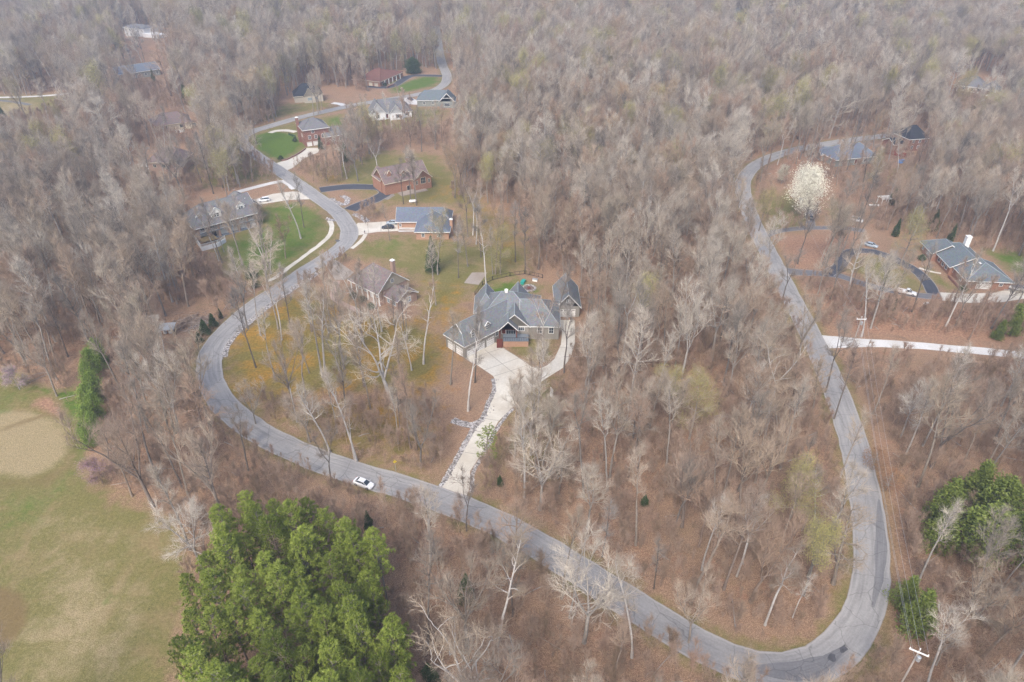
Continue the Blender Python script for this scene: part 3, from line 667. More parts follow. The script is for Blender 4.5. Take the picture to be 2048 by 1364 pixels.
# -- brick house with the columned porch
H = House('brown brick house with dark roof, cream gable and tall white porch columns', (730, 600), 'brick_brown', 'roof_brown')
T, L = H.wing((702, 583), (759, 613), 11.5, 4.6, 4.9, 'x', hip=(5.5, 0), ext=(0, 0), openfront=True, gable=True)
H.wb.box((L/2, 6.6, 2.1), (L-.3, 9.3, 4.7), T)
pl = MB()
for x in np.linspace(.3, L-.2, 6):
    c_ = MB(); c_.box((x, .25, .1), (.5, .5, .3), T); c_.box((x, .25, 4.4), (.45, .45, .2), T); c_.tube([T(x, .25, .1), T(x, .25, 4.5)], [.22, .18], 10); c_.build('column', M['white'], H.t, smooth=False)
pf = MB(); pf.box((L/2, 1.0, .1), (L, 2.4, .3), T); pf.build('porch_floor', M['brick_brown'], H.t)
T2 = lambda x, y, z: T(x, y+1.95, z)
for u in (2.0, 5.0, 11.0): H.opening(T2, 'front', (L, 9), u, 2.2, 1.1, 2.1, pane=M['skyglass'])
H.opening(T2, 'front', (L, 9), 8.0, 1.5, 1.1, 2.4, 'front_door', pane=M['white'])
H.opening(T, 'right', (L, 11), 5.75, 6.6, 1.0, 1.2, bars=1)
H.opening(T, 'right', (L-.15, 11), 9, 2.6, 1.2, 1.6, pane=M['skyglass'])
T3, L3 = H.wing(tuple(T(L-.4, 2.6, 0)), tuple(T(L+5.6, 2.6, 0)), 7.6, 2.9, 2.1, 'x', hip=(0, 0))
H.opening(T3, 'right', (L3, 8), 4.3, 1.7, 1.5, 1.7, pane=M['skyglass']); H.opening(T3, 'front', (L3, 8), 1.8, 1.6, 1.1, 1.6, pane=M['skyglass']); H.opening(T3, 'front', (L3, 8), 4.5, 1.6, 1.1, 1.6, pane=M['skyglass'])
H.chimney(T, L*.72, 9.6, 5, 10.6, 1.1); H.vents(T, [(3, 4, 8.2), (6, 4.6, 9), (9, 4.8, 9)])
H.done('cream')
# -- blue-grey roofed brick ranch with cars
H = House('brick ranch house under a broad blue grey roof beside two parked cars', (850, 470), 'brick_pink', 'roof_blue')
T, L = H.wing((796, 458), (900, 458), 9.5, 3.3, 3.3, 'x', hip=(0, 2.5), oh=.6, caps=False)
T2, L2 = H.wing((833, 479), (898, 479), 10.5, 3.3, 3.0, 'y', hip=(3.6, 0), oh=.6, caps=False)
H.opening(T, 'front', (L, 9), 1.0, 1.6, .7, 1.2); H.opening(T2, 'right', (L2, 10), 2.2, 1.6, 1.6, 1.2)
f_ = MB(); f_.box((L/4-.7, -.25, .25), (7.2, .5, .7), T); f_.build('foundation_strip', M['concrete_white'], H.t)
H.opening(T2, 'front', (L2, 10), 2.5, 1.7, 1.0, 1.4); H.opening(T2, 'front', (L2, 10), 8.2, 1.7, 1.0, 1.4)
H.chimney(T2, L2+.6, 5.0, 0, 5.6, 1.0)
H.done()
# -- pinkish brick house behind the black asphalt loop
H = House('pink brick house with brown roof and dormers behind the black asphalt loop drive', (800, 388), 'brick_orange', 'roof_tan', trim='cream')
T, L = H.wing((772, 391), (858, 372), 11.5, 5.0, 4.6, 'x', hip=(0, 0), oh=.4)
T2, L2 = H.wing(tuple(T(L-7.5, -2.2, 0)), tuple(T(L+.2, -2.2, 0)), 8, 5.0, 3.3, 'y', oh=.4)
H.opening(T2, 'front', (L2, 8), 3.9, 3.9, 2.2, 2.6, bars=2); H.opening(T2, 'front', (L2, 8), 6.6, 3.4, .8, 1.6); H.opening(T2, 'front', (L2, 8), .9, 3.4, .8, 1.6)
H.dormer(T, 9.2, 1.4, 5.9, 2.4, 1.6, 1.2, 4); H.opening(T, 'front', (L, 11), 10.5, 1.2, 1.6, 2.0, 'door', pane=M['iron']); H.opening(T, 'front', (L, 11), 13.4, 3.7, 1.1, 1.2)
T4, L4 = H.wing(tuple(T(-.3, 3.5, 0)), tuple(T(5.2, 3.5, 0)), 8.6, 5.4, 3.2, 'y', oh=.3)
H.dormer(T, 3.2, 2.2, 6.6, 1.6, 1.6, 1.3, 3, win=False)
H.chimney(T, 14.5, 7.4, 7.5, 11.2, 1.4, cap=False)
p_ = MB(); p_.box((11, -2.4, .12), (12, 4.4, .3), T); p_.build('terrace', M['concrete_dull'], H.t)
H.done()
# -- large white porched house on the left
H = House('long grey roofed house with white dormers, brick pillars and white porch rails', (460, 475), 'brick_brown', 'roof_grey')
T, L = H.wing((412, 482), (520, 452), 14.5, 5.7, 5.2, 'x', hip=(5.5, 0), oh=.55, openfront=True, ext=(2.5, 0))
H.wb.box((L/2-1.2, 7.9, 2.8), (L+2, 12.8, 5.8), T)
pb = MB()
for x in np.linspace(-1.6, L-.5, 7): pb.box((x, .45, 2.8), (.7, .7, 5.6), T)
pb.build('brick_pillar', M['brick_brown'], H.t)
pf = MB(); pf.box((L/2-1.2, 1.2, 2.85), (L+2.2, 2.4, .3), T); pf.box((L/2-1.2, 1.2, .1), (L+2.2, 2.4, .3), T); pf.build('porch_floor', M['deckwood'], H.t)
rl = MB()
for a_, b_ in zip(np.linspace(-1.6, L-.5, 7)[:-1], np.linspace(-1.6, L-.5, 7)[1:]):
    for z in (3.15, 4.0): rl.box(((a_+b_)/2, .3, z), (b_-a_-.72, .08, .1), T)
    for x in np.arange(a_+.5, b_-.4, .28): rl.box((x, .3, 3.58), (.08, .06, .74), T)
rl.build('porch_railing', M['white'], H.t)
T2 = lambda x, y, z: T(x, y+1.45, z)
for k, x in enumerate(np.linspace(-.3, L-2, 6)):
    H.opening(T2, 'front', (L, 11), x+.4, 4.4, 1.3, 1.7)
    if k == 1: H.opening(T2, 'front', (L, 11), x+.4, 1.4, 1.7, 2.4, 'door', pane=M['glass'])
    else: H.opening(T2, 'front', (L, 11), x+.4, 1.5, 2.5, 2.2, 'window', pane=M['white'])
H.dormer(T, 15.5, 2.4, 7.2, 3.0, 1.5, 1.4, 5, mat=M['white']); H.dormer(T, 6.2, 1.6, 6.9, 3.6, 2.0, 1.9, 6, mat=M['white']); H.dormer(T, .6, 3.0, 7.2, 2.0, 1.3, 1.0, 3.5, mat=M['white'])
T5, L5 = H.wing(tuple(T(L-6.5, 6, 0)), tuple(T(L+3.5, 6, 0)), 12, 5.7, 4.0, 'y', oh=.6, hip=(0, 3))
H.done()
# -- red brick three-level house
H = House('tall red brick three level house with hipped grey roof above a bright green lawn', (635, 292), 'brick_red', 'roof_grey')
T, L = H.wing((612, 294), (661, 287), 13, 8.3, 3.4, 'x', hip=(5, 5), oh=.6)
for x in (1.6, 4.6): H.opening(T, 'front', (L, 12), x+.4, 1.2, 2.4, 2.1, 'garage_door')
for x in (2.5, 5.5, 9): H.opening(T, 'front', (L, 12), x, 4.4, 1.2, 1.7)
H.opening(T, 'front', (L, 12), 4.4, 7.0, 1.2, 1.4); H.opening(T, 'left', (L, 13), 3, 4.5, 1, 1.5); H.opening(T, 'left', (L, 13), 8, 4.5, 1, 1.5)
H.chimney(T, -.5, 9.5, 0, 12, 1.3)
T2, L2 = H.wing(tuple(T(L-2.5, -1.8, 0)), tuple(T(L+8.5, -1.8, 0)), 9, 4.3, 3, 'x', hip=(0, 3), oh=.5)
H.opening(T2, 'front', (L2, 9), 4, 2.4, 1.2, 1.6); H.opening(T2, 'front', (L2, 9), 7.6, 2.4, 1.2, 1.6)
H.done()
# -- charcoal-roofed cream stone house
H = House('small cream stone house with steep charcoal roof and two front gables', (610, 206), 'stone', 'roof_black', trim='cream')
T, L = H.wing((590, 206), (642, 202), 12, 3.8, 5.4, 'x', hip=(5.5, 3), oh=.4)
T2, L2 = H.wing(tuple(T(5.5, -2.5, 0)), tuple(T(12.0, -2.5, 0)), 9, 3.8, 4.6, 'y', oh=.3); T3, L3 = H.wing(tuple(T(11, -1, 0)), tuple(T(16.5, -1, 0)), 8, 4.2, 5.2, 'y', oh=.3)
H.opening(T2, 'front', (L2, 9), 3.2, 2.2, 2.4, 1.8, bars=2, pane=M['skyglass']); H.opening(T3, 'front', (L3, 8), 1.6, 2.2, 1.3, 1.8, pane=M['skyglass'])
H.done()
# -- red-brown hipped ranch on the hill
H = House('low brick house with red brown hipped roof beside a round dark evergreen', (775, 165), 'brick_orange', 'roof_red', trim='cream')
T, L = H.wing((761, 174), (806, 154), 20, 3.4, 4.2, 'y', hip=(8, 9), oh=.7)
for x in (2.5, 5.5, 9, 12.5, 16, 20): H.opening(T, 'front', (L, 20), x*L/24, 1.7, 1.2, 2.0)
for u in (7, 11): H.opening(T, 'left', (L, 20), u+6, 1.2, 2.5, 2.1, 'garage_door', frame=M['cream'])
w_ = MB()
for x in np.linspace(4, L-6, 5): w_.tube([T(x, -1.2, 0), T(x, -1.2, 3.2)], [.22, .2], 8)
w_.build('porch_column', M['white'], H.t); w_ = MB(); w_.box((4, -5, .3), (9, .4, .9), T); w_.build('planter_wall', M['brick_red'], H.t)
H.done()
# -- white twin-gabled house
H = House('bright white house with two steep front gables and a grey roof', (785, 240), 'whiteside', 'roof_grey')
T, L = H.wing((748, 240), (824, 234), 15, 3.6, 5.2, 'x', hip=(4, 5), oh=.5)
T2, L2 = H.wing(tuple(T(8.6, -3.2, 0)), tuple(T(15.6, -3.2, 0)), 10, 3.7, 4.4, 'y', oh=.3); T3, L3 = H.wing(tuple(T(-1.8, -1.2, 0)), tuple(T(6.5, -1.2, 0)), 10, 3.8, 5.4, 'y', oh=.3)
H.opening(T2, 'front', (L2, 9), 4.6, 2.0, 2.6, 1.9, bars=2); H.opening(T3, 'front', (L3, 9), 4.0, 2.0, 1.6, 1.7); H.opening(T, 'front', (L, 9), 7.4, 1.6, 1.0, 2.2, 'front_door'); H.opening(T, 'front', (L, 15), 18.5, 2.0, 1.6, 1.6)
H.done()
# -- grey-green house next to it
H = House('grey green house with a white braced gable next to the white driveway', (870, 214), 'greyside', 'roof_green')
T, L = H.wing((835, 213), (901, 213), 13, 3.7, 4.0, 'x', hip=(4, 3), oh=.5, caps=False)
T2, L2 = H.wing(tuple(T(13.2, -3.4, 0)), tuple(T(22, -3.4, 0)), 10, 3.8, 4.4, 'y', oh=.4, caps=False)
H.opening(T2, 'front', (L2, 9), 4.4, 1.8, 3.0, 2.0, bars=3); H.opening(T, 'front', (L, 9), 4, 1.9, 1.2, 1.5); H.opening(T, 'front', (L, 9), 9, 1.9, 1.2, 1.5)
w_ = MB(); w_.tube([T2(.2, -.5, 3.9), T2(4.4, -.5, 8.1), T2(8.6, -.5, 3.9)], [.16]*3, 4); w_.tube([T2(1.8, -.5, 5.6), T2(7, -.5, 5.6)], [.12]*2, 4); w_.build('gable_brace', M['white'], H.t)
H.done()
# -- two brown-roofed houses hidden in trees at the left
H = House('low brown roofed house with white garden steps half hidden by trees', (345, 265), 'cream', 'roof_tan', trim='cream')
T, L = H.wing((308, 266), (385, 256), 14, 3.5, 4.0, 'x', hip=(6, 5), oh=.5); H.opening(T, 'front', (L, 9), 6, 1.8, 2, 1.6); H.opening(T, 'front', (L, 9), 14, 1.8, 2, 1.6); H.opening(T, 'front', (L, 9), 20, 1.8, 2, 1.6)
w_ = MB(); w_.box((12, -5.5, .6), (4.5, .3, 1.6), T); w_.box((-4, 2, .5), (3, 2, 1), T); w_.build('garden_steps', M['white'], H.t)
H.done()
H = House('brown roofed house with a white railed deck among trees at the left', (330, 352), 'brick_brown', 'roof_tan', trim='cream')
T, L = H.wing((300, 345), (366, 345), 13, 4.8, 4.4, 'x', hip=(5, 4), oh=.5); T2, L2 = H.wing((338, 356), (368, 354), 10, 4.4, 4, 'y', oh=.4)
H.opening(T2, 'front', (L2, 9), 3.6, 1.3, 4, 2.2, 'garage_door'); H.opening(T, 'front', (L, 9), 3, 3, 1.4, 1.5); H.opening(T, 'front', (L, 9), 7, 3, 1.4, 1.5)
w_ = MB(); w_.box((-2.4, 3, 2.6), (4.5, 5, .25), T)
for x in (-4.5, -.4): w_.box((x, .6, 1.3), (.25, .25, 2.6), T)
w_.build('deck', M['white'], H.t); w_ = MB()
for x in np.arange(-4.6, 0, .5): w_.box((x, .55, 3.2), (.1, .1, 1), T)
w_.box((-2.4, .55, 3.72), (4.6, .12, .12), T); w_.build('deck_railing', M['white'], H.t)
H.done()
# -- right side: brick ranch with green-grey hips
H = House('orange brick ranch house with green grey hipped roofs, skylights and white chimney', (1926, 575), 'brick_orange', 'roof_green')
p1 = at(1928, 577); p2 = at(2016, 581); pL = at(1840, 517); dl = (pL-p1); 
T, L = H.wing((p1.x, p1.y, 0), (p2.x, p2.y, 0), 12.5, 3.2, 3.3, 'y', hip=(5.5, 4), oh=.6)
dn = (p2-p1).normalized(); nn_ = Vector((-dn.y, dn.x, 0))
H2, L2 = H.wing(tuple(T(-1.2, 9.0, 0)), tuple(T(11.0, 9.0, 0)), 16.5, 3.2, 3.4, 'y', hip=(0, 5.5), oh=.6)
H3, L3 = H.wing(tuple(T(-2.8, 19.0, 0)), tuple(T(7.0, 19.0, 0)), 9.0, 3.2, 3.0, 'y', hip=(0, 4.5), oh=.6)
H.opening(T, 'front', (L, 12), 5.4, 1.3, 4.4, 2.3, 'garage_door'); H.opening(T, 'front', (L, 12), 10.4, 1.9, .9, 1)
for u in (3.5, 9.5): H.opening(T, 'left', (L, 12.5), 12.5-u, 1.8, 1.0, 1.7, pane=M['skyglass'])
for u in (2.5, 5, 8, 11): H.opening(H2, 'left', (L2, 16.5), 16.5-u, 1.8, 1.4, 1.7)
for u in (3, 7): H.opening(H3, 'left', (L3, 9), 9-u, 1.8, 1.0, 1.6, pane=M['skyglass'])
sk = MB()
for x in (4.1, 5.6): sk.box((x, 6.2, 3.2+3.3*(x/(L/2))+.1), (.7, 1.1, .22), T)
sk.build('skylight', M['white'], H.t)
w_ = MB(); w_.box((-1.8, 3, .4), (.3, 9, .9), T); w_.build('planter_wall', M['brick_red'], H.t)
H.chimney(H2, 9.5, 13, 4, 8.2, 1.5, M['white']); H.done()
# -- right side, further
H = House('grey house with blue grey hipped roof by the far bend of the road', (1700, 330), 'greyside', 'roof_blue')
T, L = H.wing((1668, 334), (1748, 326), 13, 3.6, 4.2, 'x', hip=(6, 5), oh=.6); T2, L2 = H.wing((1640, 322), (1672, 322), 9, 3, 2.2, 'x', oh=.4)
H.opening(T, 'front', (L, 9), 5, 1.8, 1.8, 1.5); H.opening(T, 'front', (L, 9), 11, 1.6, 1.2, 2.2, 'front_door'); H.opening(T, 'front', (L, 9), 16, 1.8, 1.8, 1.5); H.done()
H = House('two storey red brick house with charcoal roof in the trees at the far right', (1835, 300), 'brick_red', 'roof_black')
T, L = H.wing((1812, 303), (1850, 300), 12, 6, 4.5, 'x', hip=(4, 4), oh=.4); T2, L2 = H.wing(tuple(T(-6, 2, 0)), tuple(T(1, 2, 0)), 8, 3, 2, 'x', oh=.3)
for x in (2.5, 6, 9.5): H.opening(T, 'front', (L, 9), x, 4.6, 1.1, 1.5); H.opening(T, 'front', (L, 9), x, 1.8, 1.1, 1.6)
H.opening(T2, 'front', (L2, 8), 3, 1.3, 1, 2.2, 'door', pane=M['white']); H.done()
H = House('pale grey house with wide roof and white bay windows far off at the right', (1950, 188), 'whiteside', 'roof_grey')
T, L = H.wing((1912, 182), (1962, 188), 16, 3.8, 4.8, 'x', hip=(7, 5), oh=.6); T2, L2 = H.wing(tuple(T(14, -3, 0)), tuple(T(23, -3, 0)), 10, 3.8, 3.6, 'y', oh=.4)
for x in (3, 8, 12): H.opening(T, 'front', (L, 9), x, 1.9, 1.8, 1.6)
H.opening(T2, 'front', (L2, 9), 4, 1.9, 3.6, 2.0, bars=3); H.done()
def far_house(label, a, b, Wd, h, rise, wall, roof, n=6, two=False, cat='house', name='house', **k):
    pa, pb_ = at(*a), at(*b); z = float(terrain(pa.x, pa.y))
    for _ in range(6): pa = at(*a, z); pb_ = at(*b, z); z = float(terrain(pa.x, pa.y))
    H = House(label, (a[0], a[1]), wall, roof, cat=cat, name=name); H.t.location = pa; H.o = H.t.location.copy()
    T, L = H.wing((pa.x, pa.y, 0), (pb_.x, pb_.y, 0), Wd, h, rise, 'x', z=z, **k)
    for i in range(n):
        H.opening(T, 'front', (L, Wd), L*(i+.5)/n, h*.5 if not two else h*.27, 1.4, 1.6)
        if two: H.opening(T, 'front', (L, Wd), L*(i+.5)/n, h*.75, 1.4, 1.6)
    return H, T, L
H, T, L = far_house('white two storey building with dark windows on an orange dirt clearing', (252, 72), (292, 77), 14, 7, 2.0, 'whiteside', 'roof_grey', 5, True, 'building', 'building', hip=(4, 4)); 
w_ = MB(); w_.box((L+9, 3, 2), (20, 9, 4), T); w_.build('low_wing', M['whiteside'], H.t); H.done()
H, T, L = far_house('long grey roofed building showing as a slanting strip between trees', (240, 162), (322, 150), 14, 4, 3.5, 'greyside', 'roof_blue', 7, cat='building', name='building'); H.done()
H, T, L = far_house('tiny white gabled house deep in the woods at the top centre right', (1474, 45), (1490, 44), 12, 5, 6, 'whiteside', 'roof_grey', 2); H.done()
H, T, L = far_house('small pale house glimpsed through trees near the top left of centre', (578, 48), (600, 46), 12, 4, 4, 'whiteside', 'roof_grey', 3); H.done()
H, T, L = far_house('small grey house behind trees left of the far pale grey house', (1738, 128), (1762, 127), 12, 4, 4, 'greyside', 'roof_grey', 3); H.done()
H, T, L = far_house('long pale roofed building cut by the top edge of the view', (940, 6), (1000, 3), 16, 6, 5, 'whiteside', 'roof_blue', 6, cat='building', name='building'); H.done()

# ------------------------------------------------------------------ vehicles
def heading(a, b):
    a, b = at(*a), at(*b); return math.atan2(b.y-a.y, b.x-a.x)
def loft(mb, secs, m=0):
    """secs: list of (x, [(y, z)...]) closed rings"""
    b0 = len(mb.v); n = len(secs[0][1])
    for x, ring in secs:
        for y, z in ring: mb.v.append((x, y, z))
    for i in range(len(secs)-1):
        for j in range(n):
            k = (j+1) % n; mb.f.append((b0+i*n+j, b0+i*n+k, b0+(i+1)*n+k, b0+(i+1)*n+j)); mb.mi.append(m)
    mb.f.append(tuple(b0+n-1-j for j in range(n))); mb.f.append(tuple(b0+(len(secs)-1)*n+j for j in range(n))); mb.mi += [m, m]
def ring(w, z0, z1, sh=.1):
    h = z1-z0
    return [(-w*.92, z0), (w*.92, z0), (w, z0+h*.3), (w*.985, z0+h*.62), (w*(1-sh), z1-.03), (w*(1-sh)*.85, z1), (-w*(1-sh)*.85, z1), (-w*(1-sh), z1-.03), (-w*.985, z0+h*.62), (-w, z0+h*.3)]
def wheel(o, x, y, r=.33, wd=.22):
    w = MB(); w.tube([(x, y-wd/2, r), (x, y+wd/2, r)], [r, r], 16); wh = w.build('wheel', M['rubber'], o)
    w = MB(); s = 1 if y > 0 else -1; w.tube([(x, y+s*(wd/2-.02), r), (x, y+s*(wd/2+.012), r)], [r*.62, r*.58], 10); w.build('rim', M['chrome'], wh)
def smooth_by(o):
    o.data.polygons.foreach_set("use_smooth", [True]*len(o.data.polygons)); bv = o.modifiers.new("Bevel", 'BEVEL'); bv.width = .03; bv.segments = 2; bv.limit_method = 'ANGLE'; bv.angle_limit = rad(25)
def car(label, pos, rz, paint, kind='sedan', cat='car', name='parked_car'):
    """front points along +x"""
    o = thing(name, label, cat, pos, rz)
    b = MB()
    if kind == 'sedan':
        loft(b, [(-2.32, ring(.72, .38, .80)), (-2.2, ring(.82, .28, .92)), (-1.6, ring(.89, .2, 1.0)), (-.9, ring(.91, .2, .98)), (.9, ring(.91, .2, .95)), (1.5, ring(.89, .2, .88)), (2.1, ring(.82, .24, .76)), (2.32, ring(.68, .3, .62))])
        cab = [(-1.75, .70, 1.0, .99), (-1.05, .66, .98, 1.40), (-.1, .65, .96, 1.45), (.45, .66, .96, 1.40), (1.25, .72, .92, .94)]
    elif kind == 'suv':
        loft(b, [(-2.3, ring(.78, .45, 1.0)), (-2.2, ring(.88, .32, 1.08)), (-1, ring(.94, .25, 1.1)), (1.0, ring(.94, .25, 1.08)), (1.9, ring(.88, .3, .98)), (2.3, ring(.74, .4, .78))])
        cab = [(-2.2, .76, 1.05, 1.1), (-1.95, .72, 1.05, 1.68), (0, .73, 1.05, 1.74), (.5, .72, 1.05, 1.66), (1.2, .78, 1.02, 1.08)]
    else:   # pickup
        loft(b, [(-.2, ring(.95, .35, 1.1)), (1.1, ring(.95, .35, 1.1)), (1.2, ring(.93, .35, 1.06)), (2.5, ring(.9, .35, 1.0)), (2.75, ring(.78, .42, .85))])
        cab = [(-.25, .80, 1.08, 1.12), (-.15, .74, 1.08, 1.78), (.65, .73, 1.08, 1.80), (1.35, .80, 1.05, 1.1)]
    bo = b.build('body', paint, o); smooth_by(bo)
    if kind == 'pickup':
        b = MB()
        for y in (-.9, .9): b.box((-1.5, y, .82), (2.6, .08, .62))
        b.box((-2.78, 0, .82), (.08, 1.88, .62)); b.box((-.24, 0, .85), (.06, 1.72, .6)); b.box((-1.5, 0, .5), (2.5, 1.72, .08)); b.build('truck_bed', paint, o)
    # greenhouse: glass sides, painted roof and pillars
    gl = MB(); secs = []
    for x, w, z0, z1 in cab:
        wt_ = w*.86 if z1-z0 > .2 else w
        secs.append((x, [(-w, z0-.05), (w, z0-.05), (wt_, z1), (-wt_, z1)]))
    loft(gl, secs); gl.build('windows', M['glass'], o)
    rf = MB(); top = [c for c in cab if c[3]-c[2] > .2]
    loft(rf, [(x, [(-w*.87, z1-.02), (w*.87, z1-.02), (w*.80, z1+.045), (-w*.80, z1+.045)]) for x, w, z0, z1 in top]); r_ = rf.build('roof_panel', paint, o)
    pl = MB()
    for sg in (-1, 1):
        for i, (c0, c1) in enumerate(zip(cab[:-1], cab[1:])):
            if i in (0, len(cab)-2):
                pl.tube([(c0[0], sg*c0[1]*(.87 if c0[3]-c0[2] > .2 else 1), c0[3]), (c1[0], sg*c1[1]*(.87 if c1[3]-c1[2] > .2 else 1), c1[3])], [.045, .045], 4)
        mid = cab[len(cab)//2]; pl.tube([(mid[0], sg*mid[1]*1.01, mid[2]), (mid[0], sg*mid[1]*.88, mid[3])], [.04, .04], 4)
    pl.build('pillar', paint, r_)
    xf, xr = (1.45, -1.4) if kind == 'sedan' else (1.5, -1.35) if kind == 'suv' else (1.85, -1.75)
    for x in (xf, xr):
        for y in (-.82, .82): wheel(o, x, y, .33 if kind == 'sedan' else .38)
    L = 2.3 if kind != 'pickup' else 2.73
    for y in (-.55, .55):
        h = MB(); h.box((L-.13, y, .66 if kind == 'sedan' else .82), (.16, .36, .14)); h.build('headlight', M['lamp'], o)
        h = MB(); h.box((-L-.02+(0 if kind != 'pickup' else -.08), y*1.15, .8 if kind != 'suv' else .95), (.08, .22, .18)); h.build('taillight', M['tail'], o)
    h = MB(); h.box((L-.03, 0, .5), (.08, .9, .16)); h.build('grille', M['iron'], o)
    for y in (-.98, .98):
        h = MB(); h.box((cab[-1][0]-.25, y, 1.02 if kind == 'sedan' else 1.2), (.14, .16, .12)); h.build('side_mirror', paint, o)
    return o
R = ROAD
car('white sedan parked at the lower edge of the road near the standing person', at(728, 971)+Vector((0, 0, .12)), heading((700, 958), (755, 979)), M['car_white'])
car('black sedan parked in front of the blue grey roofed ranch house', at(776, 457)+Vector((0, 0, .06)), heading((795, 456), (760, 457)), M['car_black'])
car('silver blue car parked beyond the black sedan', at(785, 448)+Vector((0, 0, .06)), heading((800, 447), (770, 448)), M['car_silver'])
car('white sport utility car on the pale drive beside the long porched house', at(528, 403)+Vector((0, 0, .06)), heading((545, 400), (510, 405)), M['car_white'], 'suv')
car('navy car on the white driveway by the grey green house', at(821, 200)+Vector((0, 0, .06)), heading((806, 195), (836, 204)), M['car_navy'])
car('dark grey sport utility car standing on the drive below the white blossoming tree', at(1621, 436)+Vector((0, 0, .06)), heading((1621, 450), (1620, 425)), M['car_grey'], 'suv')
car('white van like car half hidden behind crowns right of the blossoming tree', at(1713, 443)+Vector((0, 0, .06)), heading((1700, 440), (1725, 446)), M['car_white'], 'suv')
car('grey sedan by the top of the black loop drive on the right', at(1741, 493)+Vector((0, 0, .06)), heading((1725, 488), (1755, 496)), M['car_silver'])
car('white pickup truck on the lane in front of the orange brick ranch house', at(1812, 588)+Vector((0, 0, .06)), heading((1790, 583), (1832, 592)), M['car_white'], 'pickup', 'pickup truck', 'pickup_truck')
# boat on trailer
bt = thing('boat', 'white motor boat with a navy cover on its trailer beside the brick ranch garage', 'boat', at(2036, 583)+Vector((0, 0, .06)), heading((2040, 583), (2010, 582)))
b = MB()
def hull(w, z0, z1): return [(-w*.3, z0), (w*.3, z0), (w*.85, z0+.35), (w, z1), (-w, z1), (-w*.85, z0+.35)]
loft(b, [(-3.2, hull(1.0, .7, 1.5)), (-1, hull(1.15, .65, 1.5)), (1, hull(1.1, .68, 1.55)), (2.4, hull(.75, .8, 1.65)), (3.3, hull(.12, 1.2, 1.75))]); smooth_by(b.build('hull', M['car_white'], bt))
b = MB(); loft(b, [(x, [(-w, 1.5), (w, 1.5), (w*.7, z), (0, z+.12), (-w*.7, z)]) for x, w, z in ((-3.1, .92, 1.62), (-1, 1.05, 2.0), (.4, 1.02, 2.15), (1.4, .9, 1.85), (2.5, .55, 1.72))]); b.build('cover', M['navy_cloth'], bt)
b = MB(); b.tube([(-1.4, -1.0, 1.6), (-1.6, -1.0, 2.7), (-1.6, 1.0, 2.7), (-1.4, 1.0, 1.6)], [.05]*4, 6); b.build('tower', M['navy_cloth'], bt)
b = MB()
for y in (-.8, .8): b.box((-.2, y, .55), (5.6, .1, .12))
b.box((3.4, 0, .55), (2.2, .1, .12)); b.build('trailer', M['galv'], bt)
for y in (-1.0, 1.0): wheel(bt, -.8, y, .33)

# ------------------------------------------------------------------ the person beside the white car
pp = at(762, 976)+Vector((0, 0, .12)); pe = thing('person', 'person in white top and dark trousers standing beside the white sedan', 'person', pp, rad(200))
def skin(name, pts, edges, rads, mat, parent, sub=2):
    me = bpy.data.meshes.new(name); me.from_pydata(pts, edges, []); o = bpy.data.objects.new(name, me); link(o, parent)
    sk_ = o.modifiers.new("Skin", 'SKIN'); sk_.use_smooth_shade = True
    for i, r in enumerate(rads):
        me.skin_vertices[0].data[i].radius = (r, r) if isinstance(r, (int, float)) else r
    me.skin_vertices[0].data[0].use_root = True
    sb = o.modifiers.new("Sub", 'SUBSURF'); sb.levels = sub; sb.render_levels = sub; me.materials.append(mat); return o
def add_skin_layer(me): pass
P_ = [(0, 0, .95), (0, 0, 1.12), (0, 0, 1.32), (0, .0, 1.45), (0, .01, 1.55), (0, .02, 1.66), (0, .01, 1.76),
      (.17, 0, 1.42), (.23, .02, 1.16), (.24, -.1, .93), (.25, -.14, .84), (-.17, 0, 1.42), (-.23, .0, 1.16), (-.19, -.16, 1.0), (-.14, -.26, 1.02),
      (.09, 0, .88), (.11, -.02, .5), (.12, .02, .09), (.12, -.12, .05), (-.09, 0, .88), (-.12, -.04, .5), (-.13, .04, .09), (-.14, -.1, .05)]
E_ = [(0, 1), (1, 2), (2, 3), (3, 4), (4, 5), (5, 6), (3, 7), (7, 8), (8, 9), (9, 10), (3, 11), (11, 12), (12, 13), (13, 14), (0, 15), (15, 16), (16, 17), (17, 18), (0, 19), (19, 20), (20, 21), (21, 22)]
R_ = [.13, .12, .145, .10, .055, .10, .07, .07, .05, .038, .03, .07, .05, .038, .03, .09, .062, .045, .035, .09, .062, .045, .035]
def skin_obj(name, P_, E_, R_, mat, parent):
    bm = bmesh.new(); lay = bm.verts.layers.skin.verify(); vs = []
    for p, r in zip(P_, R_):
        v = bm.verts.new(p); v[lay].radius = (r, r) if isinstance(r, (int, float)) else r; vs.append(v)
    vs[0][lay].use_root = True
    for a, c in E_: bm.edges.new((vs[a], vs[c]))
    me = bpy.data.meshes.new(name); bm.to_mesh(me); bm.free(); o = link(bpy.data.objects.new(name, me), parent)
    k = o.modifiers.new("Skin", 'SKIN'); k.use_smooth_shade = True; q = o.modifiers.new("Sub", 'SUBSURF'); q.levels = q.render_levels = 2; me.materials.append(mat); return o
skin_obj('body', P_, E_, R_, M['skin'], pe)
skin_obj('shirt', [P_[0], P_[1], P_[2], P_[3], P_[7], P_[8], P_[11], P_[12]], [(0, 1), (1, 2), (2, 3), (3, 4), (4, 5), (3, 6), (6, 7)], [.165, .155, .175, .125, .095, .072, .095, .072], M['white'], pe)
skin_obj('trousers', [P_[0], P_[15], P_[16], P_[17], P_[19], P_[20], P_[21]], [(0, 1), (1, 2), (2, 3), (0, 4), (4, 5), (5, 6)], [.155, .115, .085, .065, .115, .085, .065], M['denim'], pe)
